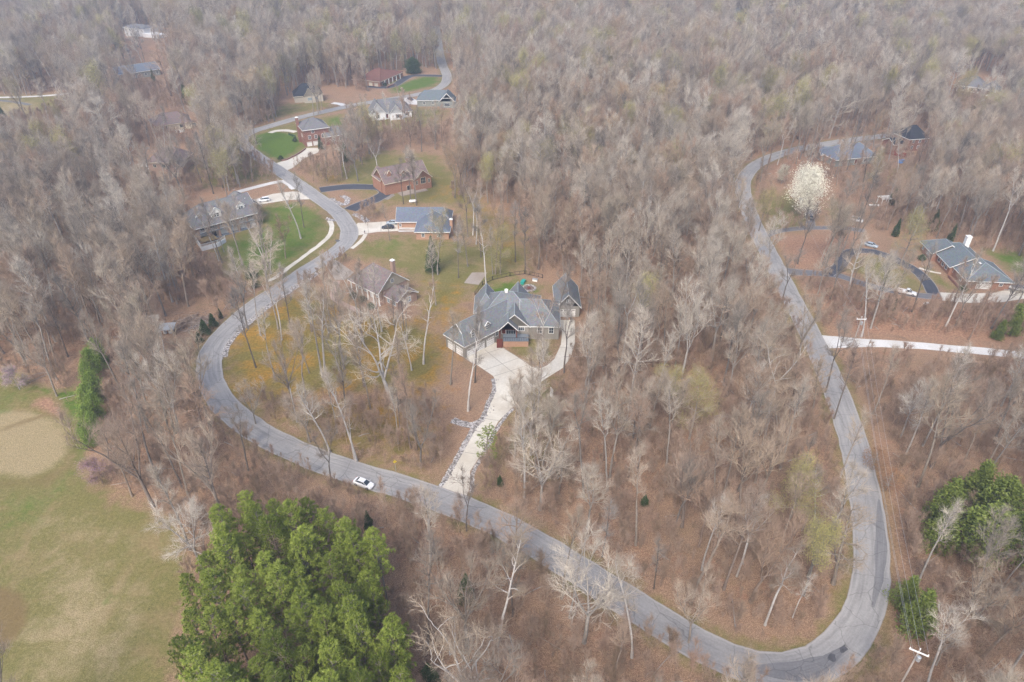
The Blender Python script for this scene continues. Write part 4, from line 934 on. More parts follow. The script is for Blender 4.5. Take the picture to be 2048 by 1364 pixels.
skin_obj('hair', [(0, .04, 1.68), (0, .04, 1.79), (0, .0, 1.83)], [(0, 1), (1, 2)], [.10, .11, .07], M['hair'], pe)
for s_ in (-1, 1): skin_obj('shoe', [(s_*.125, .03, .05), (s_*.13, -.16, .04)], [(0, 1)], [.06, .05], M['white'], pe)
for s_, wr in ((1, P_[10]), (-1, P_[14])):
    for k in range(5):
        f_ = MB(); a = Vector(wr)+Vector(((k-2)*.014, 0, 0)); ln = (.05, .065, .07, .065, .05)[k]
        f_.tube([a, a+Vector((0, -.012, -ln*.6)), a+Vector((0, -.005, -ln))], [.009, .008, .006], 5); f_.build('finger', M['skin'], pe)

# ------------------------------------------------------------------ yard objects
def prop(name, label, cat, px, rz=0, z=0.0): return thing(name, label, cat, at(*px)+Vector((0, 0, z)), rz)
o = prop('road_sign', 'yellow diamond road sign on a post at the grass edge near the white sedan', 'sign', (792, 943), rad(20))
b = MB(); b.tube([(0, 0, 0), (0, 0, 2.6)], [.04, .04], 6); b.build('post', M['galv'], o)
b = MB(); r = .42; b.face([(0, -.03, 2.9-r*0+.0-r), (r, -.03, 2.9-.0), (0, -.03, 2.9+r), (-r, -.03, 2.9)]); b.face([(0, .0, 2.9-r), (-r, 0, 2.9), (0, 0, 2.9+r), (r, 0, 2.9)]); b.tube([(0, -.03, 2.9-r), (r, -.03, 2.9), (0, -.03, 2.9+r), (-r, -.03, 2.9), (0, -.03, 2.9-r)], [.025]*5, 4); b.build('sign_plate', M['yellow'], o)
o = prop('yard_sign', 'tall narrow white panel leaning upright in the grass right of the concrete driveway', 'sign', (1103, 795), rad(-60))
b = MB(); b.box((0, 0, 1.5), (1.3, .08, 2.8)); b.build('board', M['white'], o); b = MB(); b.tube([(-.4, .05, .1), (-.4, .8, 0)], [.03, .03], 4); b.tube([(.4, .05, .1), (.4, .8, 0)], [.03, .03], 4); b.tube([(-.4, .8, 0), (-.4, .06, 1.6)], [.03, .03], 4); b.build('brace', M['greywood'], o)
o = prop('propane_tank', 'white horizontal propane tank on the lawn above the blue grey roofed ranch', 'gas tank', (826, 406), rad(10))
b = MB(); b.tube([(-1.55, 0, .85), (-1.45, 0, .85), (-1.2, 0, .85), (1.2, 0, .85), (1.45, 0, .85), (1.55, 0, .85)], [.1, .4, .55, .55, .4, .1], 14); b.build('tank', M['white'], o, smooth=True)
for x in (-.8, .8): b = MB(); b.box((x, 0, .2), (.15, .8, .4)); b.build('leg', M['galv'], o)
b = MB(); b.tube([(0, 0, 1.35), (0, 0, 1.6)], [.18, .16], 8); b.build('valve_cover', M['galv'], o)
o = prop('fire_pit', 'round pale stone fire pit on the lawn behind the large taupe house', 'fire pit', (1058, 577))
for k in range(20):
    a = k*math.pi/10; 
    b = MB() if k == 0 else b; b.box((2.0*math.cos(a), 2.0*math.sin(a), .18), (.62, .5, .36), lambda x, y, z: (x, y, z))
b.build('stone_ring', M['rock'], o); b = MB(); b.tube([(0, 0, .0), (0, 0, .06)], [1.7, 1.7], 20); b.build('ash_bed', simple('ash', (.16, .12, .11), .4, 3), o); b = MB(); b.tube([(0, 0, 0), (0, 0, .4)], [.55, .6], 12); b.build('fire_bowl', M['wood'], o)
o = prop('storage_bin', 'teal plastic bin lying behind the large taupe house', 'bin', (1046, 566), rad(70)); b = MB(); b.box((0, 0, .4), (2.2, 1.1, .8), taper=.92); b.build('bin_body', M['teal'], o); b = MB(); b.box((0, 0, .84), (2.3, 1.2, .08)); b.build('lid', M['teal'], o)
o = prop('white_chest', 'white lidded chest by the brush behind the fire pit', 'chest', (1070, 562), rad(-20)); b = MB(); b.box((0, 0, .35), (1.6, .8, .7)); b.build('chest_body', M['white'], o); b = MB(); b.box((0, 0, .75), (1.7, .9, .1)); b.build('lid', M['galv'], o)
o = prop('pergola', 'white frame pergola beyond crowns right of the blossoming tree', 'pergola', (1767, 408), rad(8))
for x in (-2, 2):
    for y in (-1.5, 1.5): b = MB(); b.box((x, y, 1.3), (.2, .2, 2.6)); b.build('post', M['white'], o)
b = MB(); b.box((0, -1.5, 2.7), (5, .15, .25)); b.box((0, 1.5, 2.7), (5, .15, .25)); b.build('beam', M['white'], o); b = MB()
for x in np.linspace(-2.3, 2.3, 9): b.box((x, 0, 2.9), (.1, 3.8, .15))
b.build('rafter_set', M['white'], o)
o = prop('garden_bench', 'low white bench left of the white pergola', 'bench', (1748, 412), 0)
b = MB(); b.box((0, 0, .45), (4, 1, .12)); b.build('seat', M['white'], o)
for x in (-1.7, 1.7): b = MB(); b.box((x, 0, .2), (.15, .8, .4)); b.build('leg', M['white'], o)
o = prop('swing_set', 'small grey open roofed shelter in the left woods near the brush pile', 'shelter', (338, 668), rad(8)); o.name = 'open_shelter'
for x in (-1.6, 1.6):
    for y in (-1.1, 1.1): b = MB(); b.box((x, y, 1.2), (.16, .16, 2.4)); b.build('post', M['greywood'], o)
b = MB(); b.box((0, 0, 2.5), (4.4, 3, .14), lambda x, y, z: (x, y, z+y*.2)); b.build('shelter_roof', M['galv'], o)
for k, (px, lb) in enumerate((((331, 663), 'left one of two white drums beside the open shelter'), ((341, 662), 'right one of two white drums beside the open shelter'))):
    o = prop('drum', lb, 'drum', (px[0], px[1]+4), 0); b = MB(); b.tube([(0, 0, 0), (0, 0, .1), (0, 0, .9), (0, 0, .95)], [.42, .48, .48, .4], 12); b.build('drum_body', M['white'], o); b = MB(); b.tube([(0, 0, .95), (0, 0, 1.0)], [.3, .3], 12); b.build('lid', M['galv'], o); o['group'] = 'white drums by the shelter'
# brush and log pile by the road
rr = random.Random(5); b = MB(); c0 = at(385, 645)
for k in range(170):
    a = rr.uniform(0, math.pi); x, y = rr.gauss(0, 2.8), rr.gauss(0, 2.2); z = max(.1, 1.5-(abs(x)+abs(y))*.25)*rr.random(); L = rr.uniform(1.5, 5)
    d = Vector((math.cos(a), math.sin(a), rr.uniform(-.1, .18)))*L/2; p = Vector((x, y, z+.15)); r = rr.uniform(.03, .14)
    b.tube([p-d, p+d], [r, r*.6], 5)
M['logs'] = simple('cut_logs', (.33, .27, .22), .5, .6, c2=(.12, .08, .06))
o = b.build('brush_pile', M['logs']); o.location = c0; tag(o, 'heap of cut branches and logs in the leaf litter beside the curving road', 'brush pile')
b = MB()
for k in range(60):
    x, y = rr.gauss(0, 1.8), rr.gauss(0, 1.3); s_ = rr.uniform(.25, .6); b.box((x, y, s_*.3), (s_, s_*.8, s_*.6), taper=.6)
o = b.build('stone_heap', M['rock']); o.location = at(402, 648); tag(o, 'heap of pale broken stones at the end of the brush pile', 'stone heap')
o = prop('blue_tarp', 'bright blue tarpaulin covered heap at the right beyond the blue grey hipped roof', 'tarpaulin', (1803, 325), .4); b = MB(); b.box((0, 0, .7), (3.2, 2, 1.4), taper=.6); b.build('tarp_sheet', M['blue'], o)
b = MB(); b.tube([(-1.5, -1, .1), (1.5, -1, .1)], [.05, .05], 5); b.build('rope', M['greywood'], o)
o = prop('board_fence', 'rust red board fence behind the blue tarpaulin', 'fence', (1795, 312), 0)
b = MB()
for k in range(24): b.box((k*.42-5, 0, 1.0), (.38, .06, 2.0+.1*(k % 3)))
b.build('fence_boards', M['redfence'], o); b = MB()
for k in range(5): b.box((k*2.5-5, .08, 1), (.12, .1, 2.1))
b.build('fence_posts', M['greywood'], o); o.rotation_euler.z = rad(-40)
# white railing terrace by the long porched house
def fence_run(name, label, cat, pts, h, mat, wallm=None, wall_h=0, step=.3, closed=False):
    P = [at(*p) for p in pts]; o = thing(name, label, cat, P[0]); b = MB(); w = MB(); ps = MB()
    for a, c in zip(P[:-1], P[1:]):
        d = c-a; L = d.length; d.normalize(); n = Vector((-d.y, d.x, 0)); T = lambda x, y, z, a=a, d=d, n=n: a+d*x+n*y+Vector((0, 0, z))-P[0]
        if wall_h: w.box((L/2, 0, wall_h/2-.2), (L, .3, wall_h+.4), T)
        if mat:
            for z in (wall_h+.15, wall_h+h-.05): b.box((L/2, 0, z), (L, .06, .1), T)
            x = .1
            while x < L: b.box((x, 0, wall_h+h/2), (.07, .05, h-.2), T); x += step
            for x in (0, L): ps.box((x, 0, (wall_h+h)/2), (.16, .16, wall_h+h+.1), T)
    if mat: b.build('railing', mat, o); ps.build('post', mat, o)
    if wall_h: w.build('retaining_wall', wallm, o)
    return o
fence_run('railed_terrace', 'white railed raised terrace edge at the lower left corner of the long porched house', 'terrace', [(383, 470), (405, 502), (438, 493), (452, 484)], 1.1, M['white'], M['whiteside'], 1.4)
sheet('terrace_lawn', [(385, 461), (405, 492), (438, 484), (420, 468)], 1.35, simple('terrace_turf', (.20, .15, .07), .4, 1))
fence_run('garden_wall', 'low curved red brick wall along the lower rim of the bright green lawn', 'wall', [(612, 298), (603, 305), (590, 313), (575, 320), (563, 323)], 0, None, M['brick_red'], .8)
fence_run('wire_fence', 'thin dark wire fence curving behind the large taupe house', 'fence', [(950, 590), (965, 570), (985, 560), (1020, 552), (1050, 548), (1085, 556)], 1.3, M['iron'], step=1.6)
fence_run('board_fence', 'pale fence curving round the small green yard at the far left', 'fence', [(250, 360), (240, 352), (245, 336), (262, 328)], 1.0, M['white'], step=.5)
fence_run('hedge_rail', 'dark green railing at the corner of the tall red brick house', 'railing', [(578, 270), (585, 273), (592, 276)], 1.2, simple('green_metal', (.01, .06, .03), .2), step=.3)
# small kerb side things
for k, (px, lb) in enumerate((((655, 441), 'white stone planter at the head of the curved path beside the road'), ((730, 468), 'pair of dark mail boxes where the concrete drive of the ranch meets the road'))):
    o = prop('letter_box', lb, 'mailbox', px); b = MB(); b.box((0, 0, .5), (.15, .15, 1.0)); b.build('post', M['wood'], o); b = MB(); b.tube([(0, -.3, 1.1), (0, .3, 1.1)], [.17, .17], 8); b.build('box', M['iron'] if k else M['white'], o)
o = prop('loading_slab', 'small white stone slab lying in the leaf litter below the white pickup', 'stone slab', (1853, 607), .4); o2 = MB(); o2.box((0, 0, .12), (1.8, .8, .25), taper=.8); o2.build('slab', M['white'], o)
# ------------------------------------------------------------------ utility poles and wires
def pole(label, px, h=11, rz=0, arm=2.4, trans=False):
    o = prop('utility_pole', label, 'utility pole', px, rz)
    b = MB(); b.tube([(0, 0, 0), (0, 0, h)], [.17, .11], 8); b.build('pole', M['poletimber'], o)
    b = MB(); b.box((0, -.16, h-.5), (arm, .16, .18)); ar = b.build('crossarm', M['white'], o)
    for x in (-arm/2+.1, 0, arm/2-.1): b = MB(); z = h-.4 if x else h+.0; b.tube([(x, -.16 if x else 0, z), (x, -.16 if x else 0, z+.15), (x, -.16 if x else 0, z+.3)], [.07, .1, .05], 8); b.build('insulator', M['white'], ar)
    if trans:
        b = MB(); b.tube([(.3, -.3, h-2.2), (.3, -.3, h-2.15), (.3, -.3, h-1.25), (.3, -.3, h-1.2)], [.2, .3, .3, .2], 12); t_ = b.build('transformer', M['galv'], o)
    return o
pl1 = pole('utility pole with crossarm and grey transformer above the white concrete lane on the right', (1702, 700), 10.5, 0, 2.6, True)
pl2 = pole('weathered utility pole with a crowded white crossarm at the lower right corner', (1792, 1385), 11.5, rad(-30), 2.6, True)
def wire(a, b, sag, nm, label):
    pts = [a.lerp(b, t)-Vector((0, 0, sag*4*t*(1-t))) for t in np.linspace(0, 1, 14)]
    w = MB(); w.tube(pts, [.02]*14, 4); o = w.build(nm, M['galv']); tag(o, label, 'power line', 'power lines along the right hand road'); return o
tp2 = at(1792, 1385)+Vector((0, 0, 11.3)); mid = at(1768, 860)+Vector((0, 0, 10.5)); tp1 = at(1702, 700)+Vector((0, 0, 10.3)); far = at(1600, 500)+Vector((0, 0, 9.5))
for k in range(3):
    off = Vector(((k-1)*1.1, (k-1)*-.4, .1 if k == 1 else 0))
    wire(tp2+off, tp1+off, 1.3, 'power_line', 'thin overhead wire running beside the right hand road between the two utility poles')
wire(tp1, far, .8, 'power_line', 'thin overhead wire leading on from the transformer pole up the right hand road')
wire(tp2-Vector((0, 0, 2.2)), tp1-Vector((0, 0, 2.2)), 1.6, 'power_line', 'lowest overhead cable slung between the two utility poles')
# river rocks as real stones along the drive edges
rg = np.random.default_rng(3); b = MB()
for P, w in rk[:6]:
    C = catmull(P, .35)
    for c in C:
        for _ in range(1):
            x, y = c+rg.normal(0, w*.24, 2); s_ = rg.uniform(.10, .24); b.box((x, y, .03+s_*.3), (s_*2, s_*1.5, s_), taper=.55)
o = b.build('river_rocks', M['rock']); tag(o, 'loose white and grey stones bordering the concrete driveway and the bend', 'rocks', kind='stuff')

# ------------------------------------------------------------------ trees
def barkmat(name, stops, rough=.9):
    """bark tone drawn once per tree from where it stands, so trunk and crown agree"""
    m, t, b = newmat(name, rough, .15)
    oi = N(t, "ShaderNodeObjectInfo"); sc = N(t, "ShaderNodeVectorMath", operation='SCALE'); sc.inputs[3].default_value = .731
    t.links.new(oi.outputs["Location"], sc.inputs[0]); wn = N(t, "ShaderNodeTexWhiteNoise"); t.links.new(sc.outputs[0], wn.inputs[0])
    co = N(t, "ShaderNodeTexCoord").outputs["Object"]; f = noise(t, co, 1.3, 4, .65)
    c = ramp(t, wn.outputs["Value"], stops)
    t.links.new(mixc(t, .55, c, ramp(t, f, [(.3, (.35, .33, .32)), (.7, (1, 1, 1))]), 'MULTIPLY'), b.inputs["Base Color"]); return m
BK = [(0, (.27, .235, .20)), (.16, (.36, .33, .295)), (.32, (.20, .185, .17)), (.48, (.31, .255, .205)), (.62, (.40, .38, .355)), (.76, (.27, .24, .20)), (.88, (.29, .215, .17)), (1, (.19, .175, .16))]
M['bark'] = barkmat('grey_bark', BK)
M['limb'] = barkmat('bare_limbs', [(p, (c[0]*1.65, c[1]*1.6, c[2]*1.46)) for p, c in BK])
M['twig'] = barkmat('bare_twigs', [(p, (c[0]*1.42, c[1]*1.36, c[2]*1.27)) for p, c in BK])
M['brushtwig'] = barkmat('undergrowth_twigs', [(0, (.44, .31, .235)), (.4, (.37, .28, .21)), (.7, (.50, .375, .29)), (1, (.30, .22, .15))])
M['darkbark'] = barkmat('dark_bark', [(0, (.13, .115, .10)), (1, (.22, .19, .17))])
M['palebark'] = barkmat('pale_bark', [(0, (.50, .48, .46)), (1, (.56, .53, .50))])
def leafmat(name, c1, c2, c3, tr=.45):
    m, t, b = newmat(name, .75, .2); oi = N(t, "ShaderNodeObjectInfo"); co = N(t, "ShaderNodeTexCoord").outputs["Object"]
    f = noise(t, co, 1.1, 3, .6); sc = N(t, "ShaderNodeVectorMath", operation='SCALE'); sc.inputs[3].default_value = .417
    t.links.new(oi.outputs["Location"], sc.inputs[0]); wn = N(t, "ShaderNodeTexWhiteNoise"); t.links.new(sc.outputs[0], wn.inputs[0])
    c = ramp(t, f, [(.32, c1), (.5, c2), (.68, c3)])
    c = mixc(t, mth(t, 'MULTIPLY', wn.outputs["Value"], tr), c, tuple(x*.6 for x in c1)); t.links.new(c, b.inputs["Base Color"])
    return m
M['needle'] = leafmat('pine_needles', (.15, .20, .035), (.235, .295, .05), (.33, .38, .09))
M['cedar'] = leafmat('cedar_sprays', (.03, .06, .02), (.06, .10, .03), (.10, .14, .05))
M['bud'] = leafmat('yellow_green_buds', (.30, .27, .09), (.36, .34, .12), (.42, .38, .16))
M['budorange'] = leafmat('ochre_buds', (.36, .24, .12), (.40, .28, .15), (.44, .33, .2))
M['blossom'] = leafmat('white_blossom', (.64, .62, .50), (.74, .72, .60), (.80, .79, .68), 0)
M['redbud'] = leafmat('mauve_blossom', (.34, .2, .30), (.42, .28, .38), (.48, .34, .44))
M['oliveleaf'] = leafmat('olive_evergreen', (.11, .15, .03), (.18, .23, .05), (.26, .30, .08))
M['fresh'] = leafmat('fresh_green_leaves', (.11, .17, .03), (.18, .26, .05), (.25, .33, .08), .2)
M['dry'] = leafmat('dry_brown_leaves', (.22, .12, .06), (.30, .17, .09), (.38, .24, .14))

class Grow:
    def __init__(s, seed): s.r = random.Random(seed); s.T = MB(); s.C = MB(); s.ends = []
    def rot(s, d, ang, az):
        a = d.orthogonal().normalized(); b = d.cross(a); return (d*math.cos(ang)+(a*math.cos(az)+b*math.sin(az))*math.sin(ang)).normalized()
    def path(s, p, d, L, n, wob, up):
        pts = [p.copy()]; st = L/n
        for _ in range(n):
            d = (d+Vector((s.r.gauss(0, wob), s.r.gauss(0, wob), s.r.gauss(0, wob)+up))).normalized(); p = p+d*st; pts.append(p)
        return pts
    def twig(s, p, d, L, w):
        n = d.cross(Vector((s.r.gauss(0, 1), s.r.gauss(0, 1), s.r.gauss(0, 1))))
        if n.length < 1e-4: n = d.orthogonal()
        n = n.normalized()*w/2; b = len(s.C.v); m = p+d*L*.5+Vector((s.r.gauss(0, .06), s.r.gauss(0, .06), s.r.gauss(0, .06)+.03))*L
        q = p+d*L+Vector((0, 0, .08*L)); s.C.v += [tuple(p-n), tuple(p+n), tuple(m+n*.75), tuple(m-n*.75), tuple(q)]
        s.C.f += [(b, b+1, b+2, b+3), (b+3, b+2, b+4)]; s.C.mi += [1, 1]
    def branch(s, p, d, L, r, lev, maxl, cfg):
        n = (0, 6, 4, 3)[lev]; pts = s.path(p, d, L, n, cfg['wob']*(1+.3*lev), cfg['up'])
        rads = [max(r*(1-.75*i/n), (0, .03, .022, .017)[lev]) for i in range(n+1)]
        (s.T if lev == 1 else s.C).tube(pts, rads, 5 if lev == 1 else 3, cap=False)
        if lev >= maxl: s.ends.append(pts[-1])
        k = cfg['kids'][lev]
        for i in range(k):
            t = (i+.6+s.r.uniform(-.3, .3))/k; t = .22+.78*min(max(t, 0), .999); f = t*n; j = int(min(f, n-1)); q = pts[j].lerp(pts[j+1], f-j)
            dd = (pts[j+1]-pts[j]).normalized(); dd = s.rot(dd, rad(s.r.uniform(18, 48)), s.r.uniform(0, 2*math.pi)); dd.z += cfg['lift']; dd.normalize()
            if lev < maxl: s.branch(q, dd, L*s.r.uniform(.45, .72)*(1.15-.45*t), max(r*.55*(1-.45*t), .02), lev+1, maxl, cfg)
            else: s.twig(q, dd, s.r.uniform(.6, 1.5)*cfg['tw'], cfg['tww'])
    def tree(s, H, R0, crown0, crownw, nl, cfg, fork=0, lean=.02, maxl=3):
        """H height, R0 trunk radius, crown0 = where the crown starts (share of H), crownw = reach of the longest limb"""
        a = s.r.uniform(0, 6.28); lead = [(Vector((0, 0, -.4)), Vector((math.cos(a)*lean, math.sin(a)*lean, 1)).normalized(), H*(.97 if not fork else crown0+.06), R0)]
        tr = s.path(*lead[0][:3], 8, .035, .02); rr_ = [R0*1.35]+[R0*(1-.72*i/8) if not fork else R0*(1-.3*i/8) for i in range(1, 9)]
        s.T.tube(tr, rr_, 7, cap=False); stems = [(tr, rr_)]
        if fork:
            stems = []
            for k in range(fork):
                d = s.rot(Vector((0, 0, 1)), rad(s.r.uniform(9, 24)), a+k*6.28/fork+s.r.uniform(-.4, .4)); p = s.path(tr[-1], d, H*(1-crown0-.05)*s.r.uniform(.85, 1.05), 8, .06, .06)
                q = [rr_[-1]*.75*(1-.78*i/8) for i in range(9)]; s.T.tube(p, q, 6, cap=False); stems.append((p, q))
        for pts, rads in stems:
            n = len(pts)-1; lo = crown0 if not fork else .08; k = nl if not fork else max(4, int(nl*1.25/fork))
            for i in range(k):
                t = lo+(1-lo)*(i+.3+s.r.uniform(-.3, .3))/k; t = min(max(t, lo), .985); f = t*n; j = int(min(f, n-1)); q = pts[j].lerp(pts[j+1], f-j); rr = rads[j]
                u = (t-lo)/(1-lo); prof = (1-u)**.6*(.55+.9*u) if cfg['round'] else (1-u*.72)
                el = rad(s.r.uniform(*cfg['el'])+22*u); az = i*2.4+s.r.uniform(-.5, .5)
                d = Vector((math.cos(az)*math.cos(el), math.sin(az)*math.cos(el), math.sin(el)))
                s.branch(q, d, max(1.2, crownw*prof*s.r.uniform(.75, 1.15)), min(rr*.65, .04+crownw*.016), 1, maxl, cfg)
            s.branch(pts[-1], Vector((0, 0, 1)), crownw*.35, rads[-1], 1, maxl, cfg)
    def leaves(s, mb, n, size, spread, pts=None):
        pts = pts or s.ends
        for _ in range(n):
            p = s.r.choice(pts)+Vector((s.r.gauss(0, spread), s.r.gauss(0, spread), s.r.gauss(0, spread)))
            a = Vector((s.r.gauss(0, 1), s.r.gauss(0, 1), s.r.gauss(0, 1))).normalized()*size*s.r.uniform(.6, 1.3); c = a.orthogonal().normalized()*size*s.r.uniform(.4, .8)
            mb.face([p-a, p+c, p+a, p-c])
FOREST = dict(wob=.075, up=.045, kids=(0, 7, 5, 4), lift=.2, tw=1.25, tww=.015, round=True, el=(26, 56))
WIDE = dict(wob=.11, up=.035, kids=(0, 8, 6, 4), lift=.09, tw=1.3, tww=.016, round=True, el=(5, 32))
VASE = dict(wob=.06, up=.07, kids=(0, 7, 5, 4), lift=.2, tw=1.3, tww=.015, round=True, el=(35, 58))
SPARSE = dict(wob=.10, up=.04, kids=(0, 6, 5, 4), lift=.2, tw=1.3, tww=.016, round=True, el=(28, 60))
PROTO = {}     # kind -> list of dict(parts=[(name, mesh)], H=height)
def store(kind, H, parts, R=3): PROTO.setdefault(kind, []).append(dict(parts=parts, H=H, R=R))
def bare(kind, seed, H, R0, c0, cw, nl, cfg, fork=0, trunk='bark', twig='twig', extra=None):
    g = Grow(seed); g.tree(H, R0, c0, cw, nl, cfg, fork)
    parts = [('trunk', g.T.mesh('trunk', M[trunk], smooth=True)), ('crown', g.C.mesh('crown', [M['limb'] if twig == 'twig' else M[twig], M[twig]]))]
    if extra: mat, n, size, sp = extra; L_ = MB(); g.leaves(L_, n, size, sp); parts.append((('buds' if 'bud' in mat else 'leaves'), L_.mesh('buds', M[mat])))
    store(kind, H, parts, cw)
sd_ = 100
for i in range(7): bare('forest', sd_+i, 22+i % 3*1.5, .27, .42+.04*(i % 3), 5.4+.5*(i % 4), 18, FOREST, fork=(0, 2, 0, 3, 0, 2, 0)[i])
for i in range(4): bare('wide', 200+i, 19+i, .36, .26+.03*i, 7.4+.3*i, 15, WIDE, fork=(0, 3, 2, 0)[i])
for i in range(4): bare('vase', 300+i, 20+i, .3, .25+.05*i, 6.6, 15, VASE, fork=(3, 2, 3, 4)[i])
for i in range(4): bare('tall', 400+i, 24+i, .25, .60, 3.8+.3*i, 11, SPARSE, fork=(0, 0, 2, 0)[i])
for i in range(2): bare('pale', 450+i, 24+i, .27, .50, 4.6, 11, SPARSE, trunk='palebark', fork=(0, 2)[i])
for i in range(2): bare('dark', 470+i, 15+3*i, .17, .42, 3.6, 9, SPARSE, trunk='darkbark', twig='bark', fork=(2, 0)[i])
for i in range(3): bare('budding', 500+i, 19+i, .27, .32, 5.4, 13, VASE if i else WIDE, fork=(0, 3, 2)[i], extra=('bud', 6500, .10, .9))
bare('oak', 515, 18, .42, .22, 9.5, 11, dict(WIDE, wob=.17, kids=(0, 7, 5, 4), tw=1.3, el=(8, 45)), fork=3, trunk='palebark')
bare('ochre', 520, 17, .25, .35, 5, 12, VASE, fork=2, extra=('budorange', 9000, .06, .8))
bare('blossom', 530, 13, .3, .2, 6.0, 14, dict(WIDE, el=(15, 45)), fork=3, extra=('blossom', 15000, .15, 1.15))
bare('redbud', 540, 6, .12, .15, 3.6, 9, WIDE, fork=2, extra=('redbud', 2200, .08, .35))
bare('fresh', 550, 10, .15, .12, 4.2, 14, VASE, fork=3, extra=('fresh', 7000, .15, .5))
SAP = dict(wob=.10, up=.07, kids=(0, 4, 4, 4), lift=.25, tw=1.1, tww=.02, round=True, el=(35, 68))
for i in range(4): bare('sapling', 600+i, 6+1.2*i, .07, .25, 2.4+.25*i, 8, SAP, fork=(2, 3, 0, 2)[i], trunk='brushtwig', twig='brushtwig')
# pines: open whorls of needle tufts
def tuft(mb, r, p, d, n, L, w):
    for _ in range(n):
        a = Vector((r.gauss(0, 1), r.gauss(0, 1), r.gauss(0, 1))).normalized(); a = (a+d*.9).normalized(); s_ = a.orthogonal().normalized()*w/2
        b = len(mb.v); mb.v += [tuple(p-s_), tuple(p+s_), tuple(p+a*L*r.uniform(.7, 1.2))]; mb.f.append((b, b+1, b+2)); mb.mi.append(0)
def pine(kind, seed, H, c0, cw, nb, nt=16, mat='needle', tl=.34, tw=.055):
    r = random.Random(seed); T = MB(); C = MB(); g = Grow(seed)
    tr = g.path(Vector((0, 0, -.4)), Vector((r.gauss(0, .02), r.gauss(0, .02), 1)), H, 9, .02, .02); T.tube(tr, [.24*(1-.85*i/9) for i in range(10)], 7, cap=False)
    for i in range(nb):
        t = c0+(1-c0)*(i+r.random())/nb; f = min(t, .99)*9; j = int(f); q = tr[j].lerp(tr[j+1], f-j); u = (t-c0)/(1-c0)
        L = cw*(1-u**2.4)**.6*(.5+.5*min(1, u*3))*r.uniform(.7, 1.15)+.35; az = i*2.4+r.uniform(-.4, .4); el = rad(-5+50*u+r.uniform(-8, 12))
        d = Vector((math.cos(az)*math.cos(el), math.sin(az)*math.cos(el), math.sin(el))); pts = g.path(q, d, L, 4, .08, .07)
        T.tube(pts, [.055*(1-.18*k) for k in range(5)], 4, cap=False)
        m_ = int(4+L*3.4)
        for k in range(m_):
            v = .3+.7*k/m_; ff = v*4; jj = int(min(ff, 3)); qq = pts[jj].lerp(pts[jj+1], ff-jj); dd = (pts[jj+1]-pts[jj]).normalized()
            sd2 = g.rot(dd, rad(r.uniform(25, 75)), r.uniform(0, 6.28)); e = qq+sd2*r.uniform(.15, .75)*(1.1-v*.5); tuft(C, r, e, (sd2+Vector((0, 0, .5))).normalized(), nt, tl, tw)
        tuft(C, r, pts[-1], d, nt, tl, tw)
    store(kind, H, [('trunk', T.mesh('trunk', M['bark'], smooth=True)), ('crown', C.mesh('crown', M[mat]))], cw)
for i in range(5): pine('pine', 700+i, 17+i, .34+.03*i, 2.7+.3*(i % 3), 56, 17, tl=.46, tw=.085)
pine('youngpine', 720, 9, .2, 2.3, 26, 14, tl=.32)
def conif(kind, seed, H, cw, n, mat='cedar', size=.22, shape='cone', c0=.04):
    """dense evergreen: many small sprays through a cone or a loose dome"""
    r = random.Random(seed); T = MB(); C = MB(); T.tube([(0, 0, -.3), (0, 0, H*.5), (0, 0, H*.96)], [H*.018, H*.012, .03], 6, cap=False)
    big = kind in ('bigcedar', 'greenbush', 'dome'); lobes = [(r.uniform(0, 6.28), r.uniform(c0, .95), r.uniform(.25, .75) if big else r.uniform(.1, .35)) for _ in range(16 if big else 22)]
    for i in range(int(n*.03)):
        az = r.uniform(0, 6.28); z = H*r.uniform(c0, .9); L = cw*(1-z/H)*.8; T.tube([(0, 0, z), (math.cos(az)*L, math.sin(az)*L, z+L*.25)], [.04, .015], 3, cap=False)
    k = 0
    while k < n:
        u = r.random(); az = r.uniform(0, 6.28); z = c0+(1-c0)*u
        prof = (1-u)**.85 if shape == 'cone' else math.sin(math.pi*min(1, .12+.88*u))**.6*(1.0 if u < .8 else 1)
        bumpy = 1+sum(w*math.exp(-((math.remainder(az-a, 6.283)/(.35 if big else .5))**2+((z-zz)/.1)**2)) for a, zz, w in lobes)-(.35 if big else .12)
        rr_ = cw*prof*max(.25, bumpy)*(r.random()**(.6 if big else .35)); j_ = .28 if big else .06; p = Vector((math.cos(az)*rr_+r.gauss(0, j_), math.sin(az)*rr_+r.gauss(0, j_), H*z+r.gauss(0, .1+j_)))
        a = Vector((math.cos(az)+r.gauss(0, .6), math.sin(az)+r.gauss(0, .6), r.gauss(.3, .6))).normalized()*size*r.uniform(.6, 1.4); c = a.orthogonal().normalized(); c.rotate(Matrix.Rotation(r.uniform(0, 3), 3, a)); c *= size*r.uniform(.3, .6)
        C.face([p-a*.6, p+c, p+a, p-c]); k += 1
    store(kind, H, [('trunk', T.mesh('trunk', M['bark'])), ('crown', C.mesh('crown', M[mat]))], cw)
conif('cedar', 800, 9, 2.6, 5000); conif('cedar', 801, 11, 2.3, 5000)
conif('arbor', 810, 4.2, 1.25, 2600, size=.13); conif('arbor', 811, 3.4, 1.3, 2600, size=.13)
conif('bigcedar', 825, 9, 4.4, 7500, mat='oliveleaf', shape='dome', size=.24)
conif('bigcedar', 826, 9, 3.8, 6500, mat='oliveleaf', size=.24)
conif('bigcedar', 827, 8, 4.6, 7500, mat='oliveleaf', shape='dome', size=.22)
conif('dome', 820, 9, 6.2, 11000, shape='dome', size=.28)
conif('greenbush', 830, 8, 3.4, 4500, mat='fresh', shape='dome', size=.22); conif('greenbush', 831, 10, 3.0, 4500, mat='fresh', shape='dome', size=.22)
conif('shrub', 840, 1.3, .9, 900, shape='dome', size=.12)
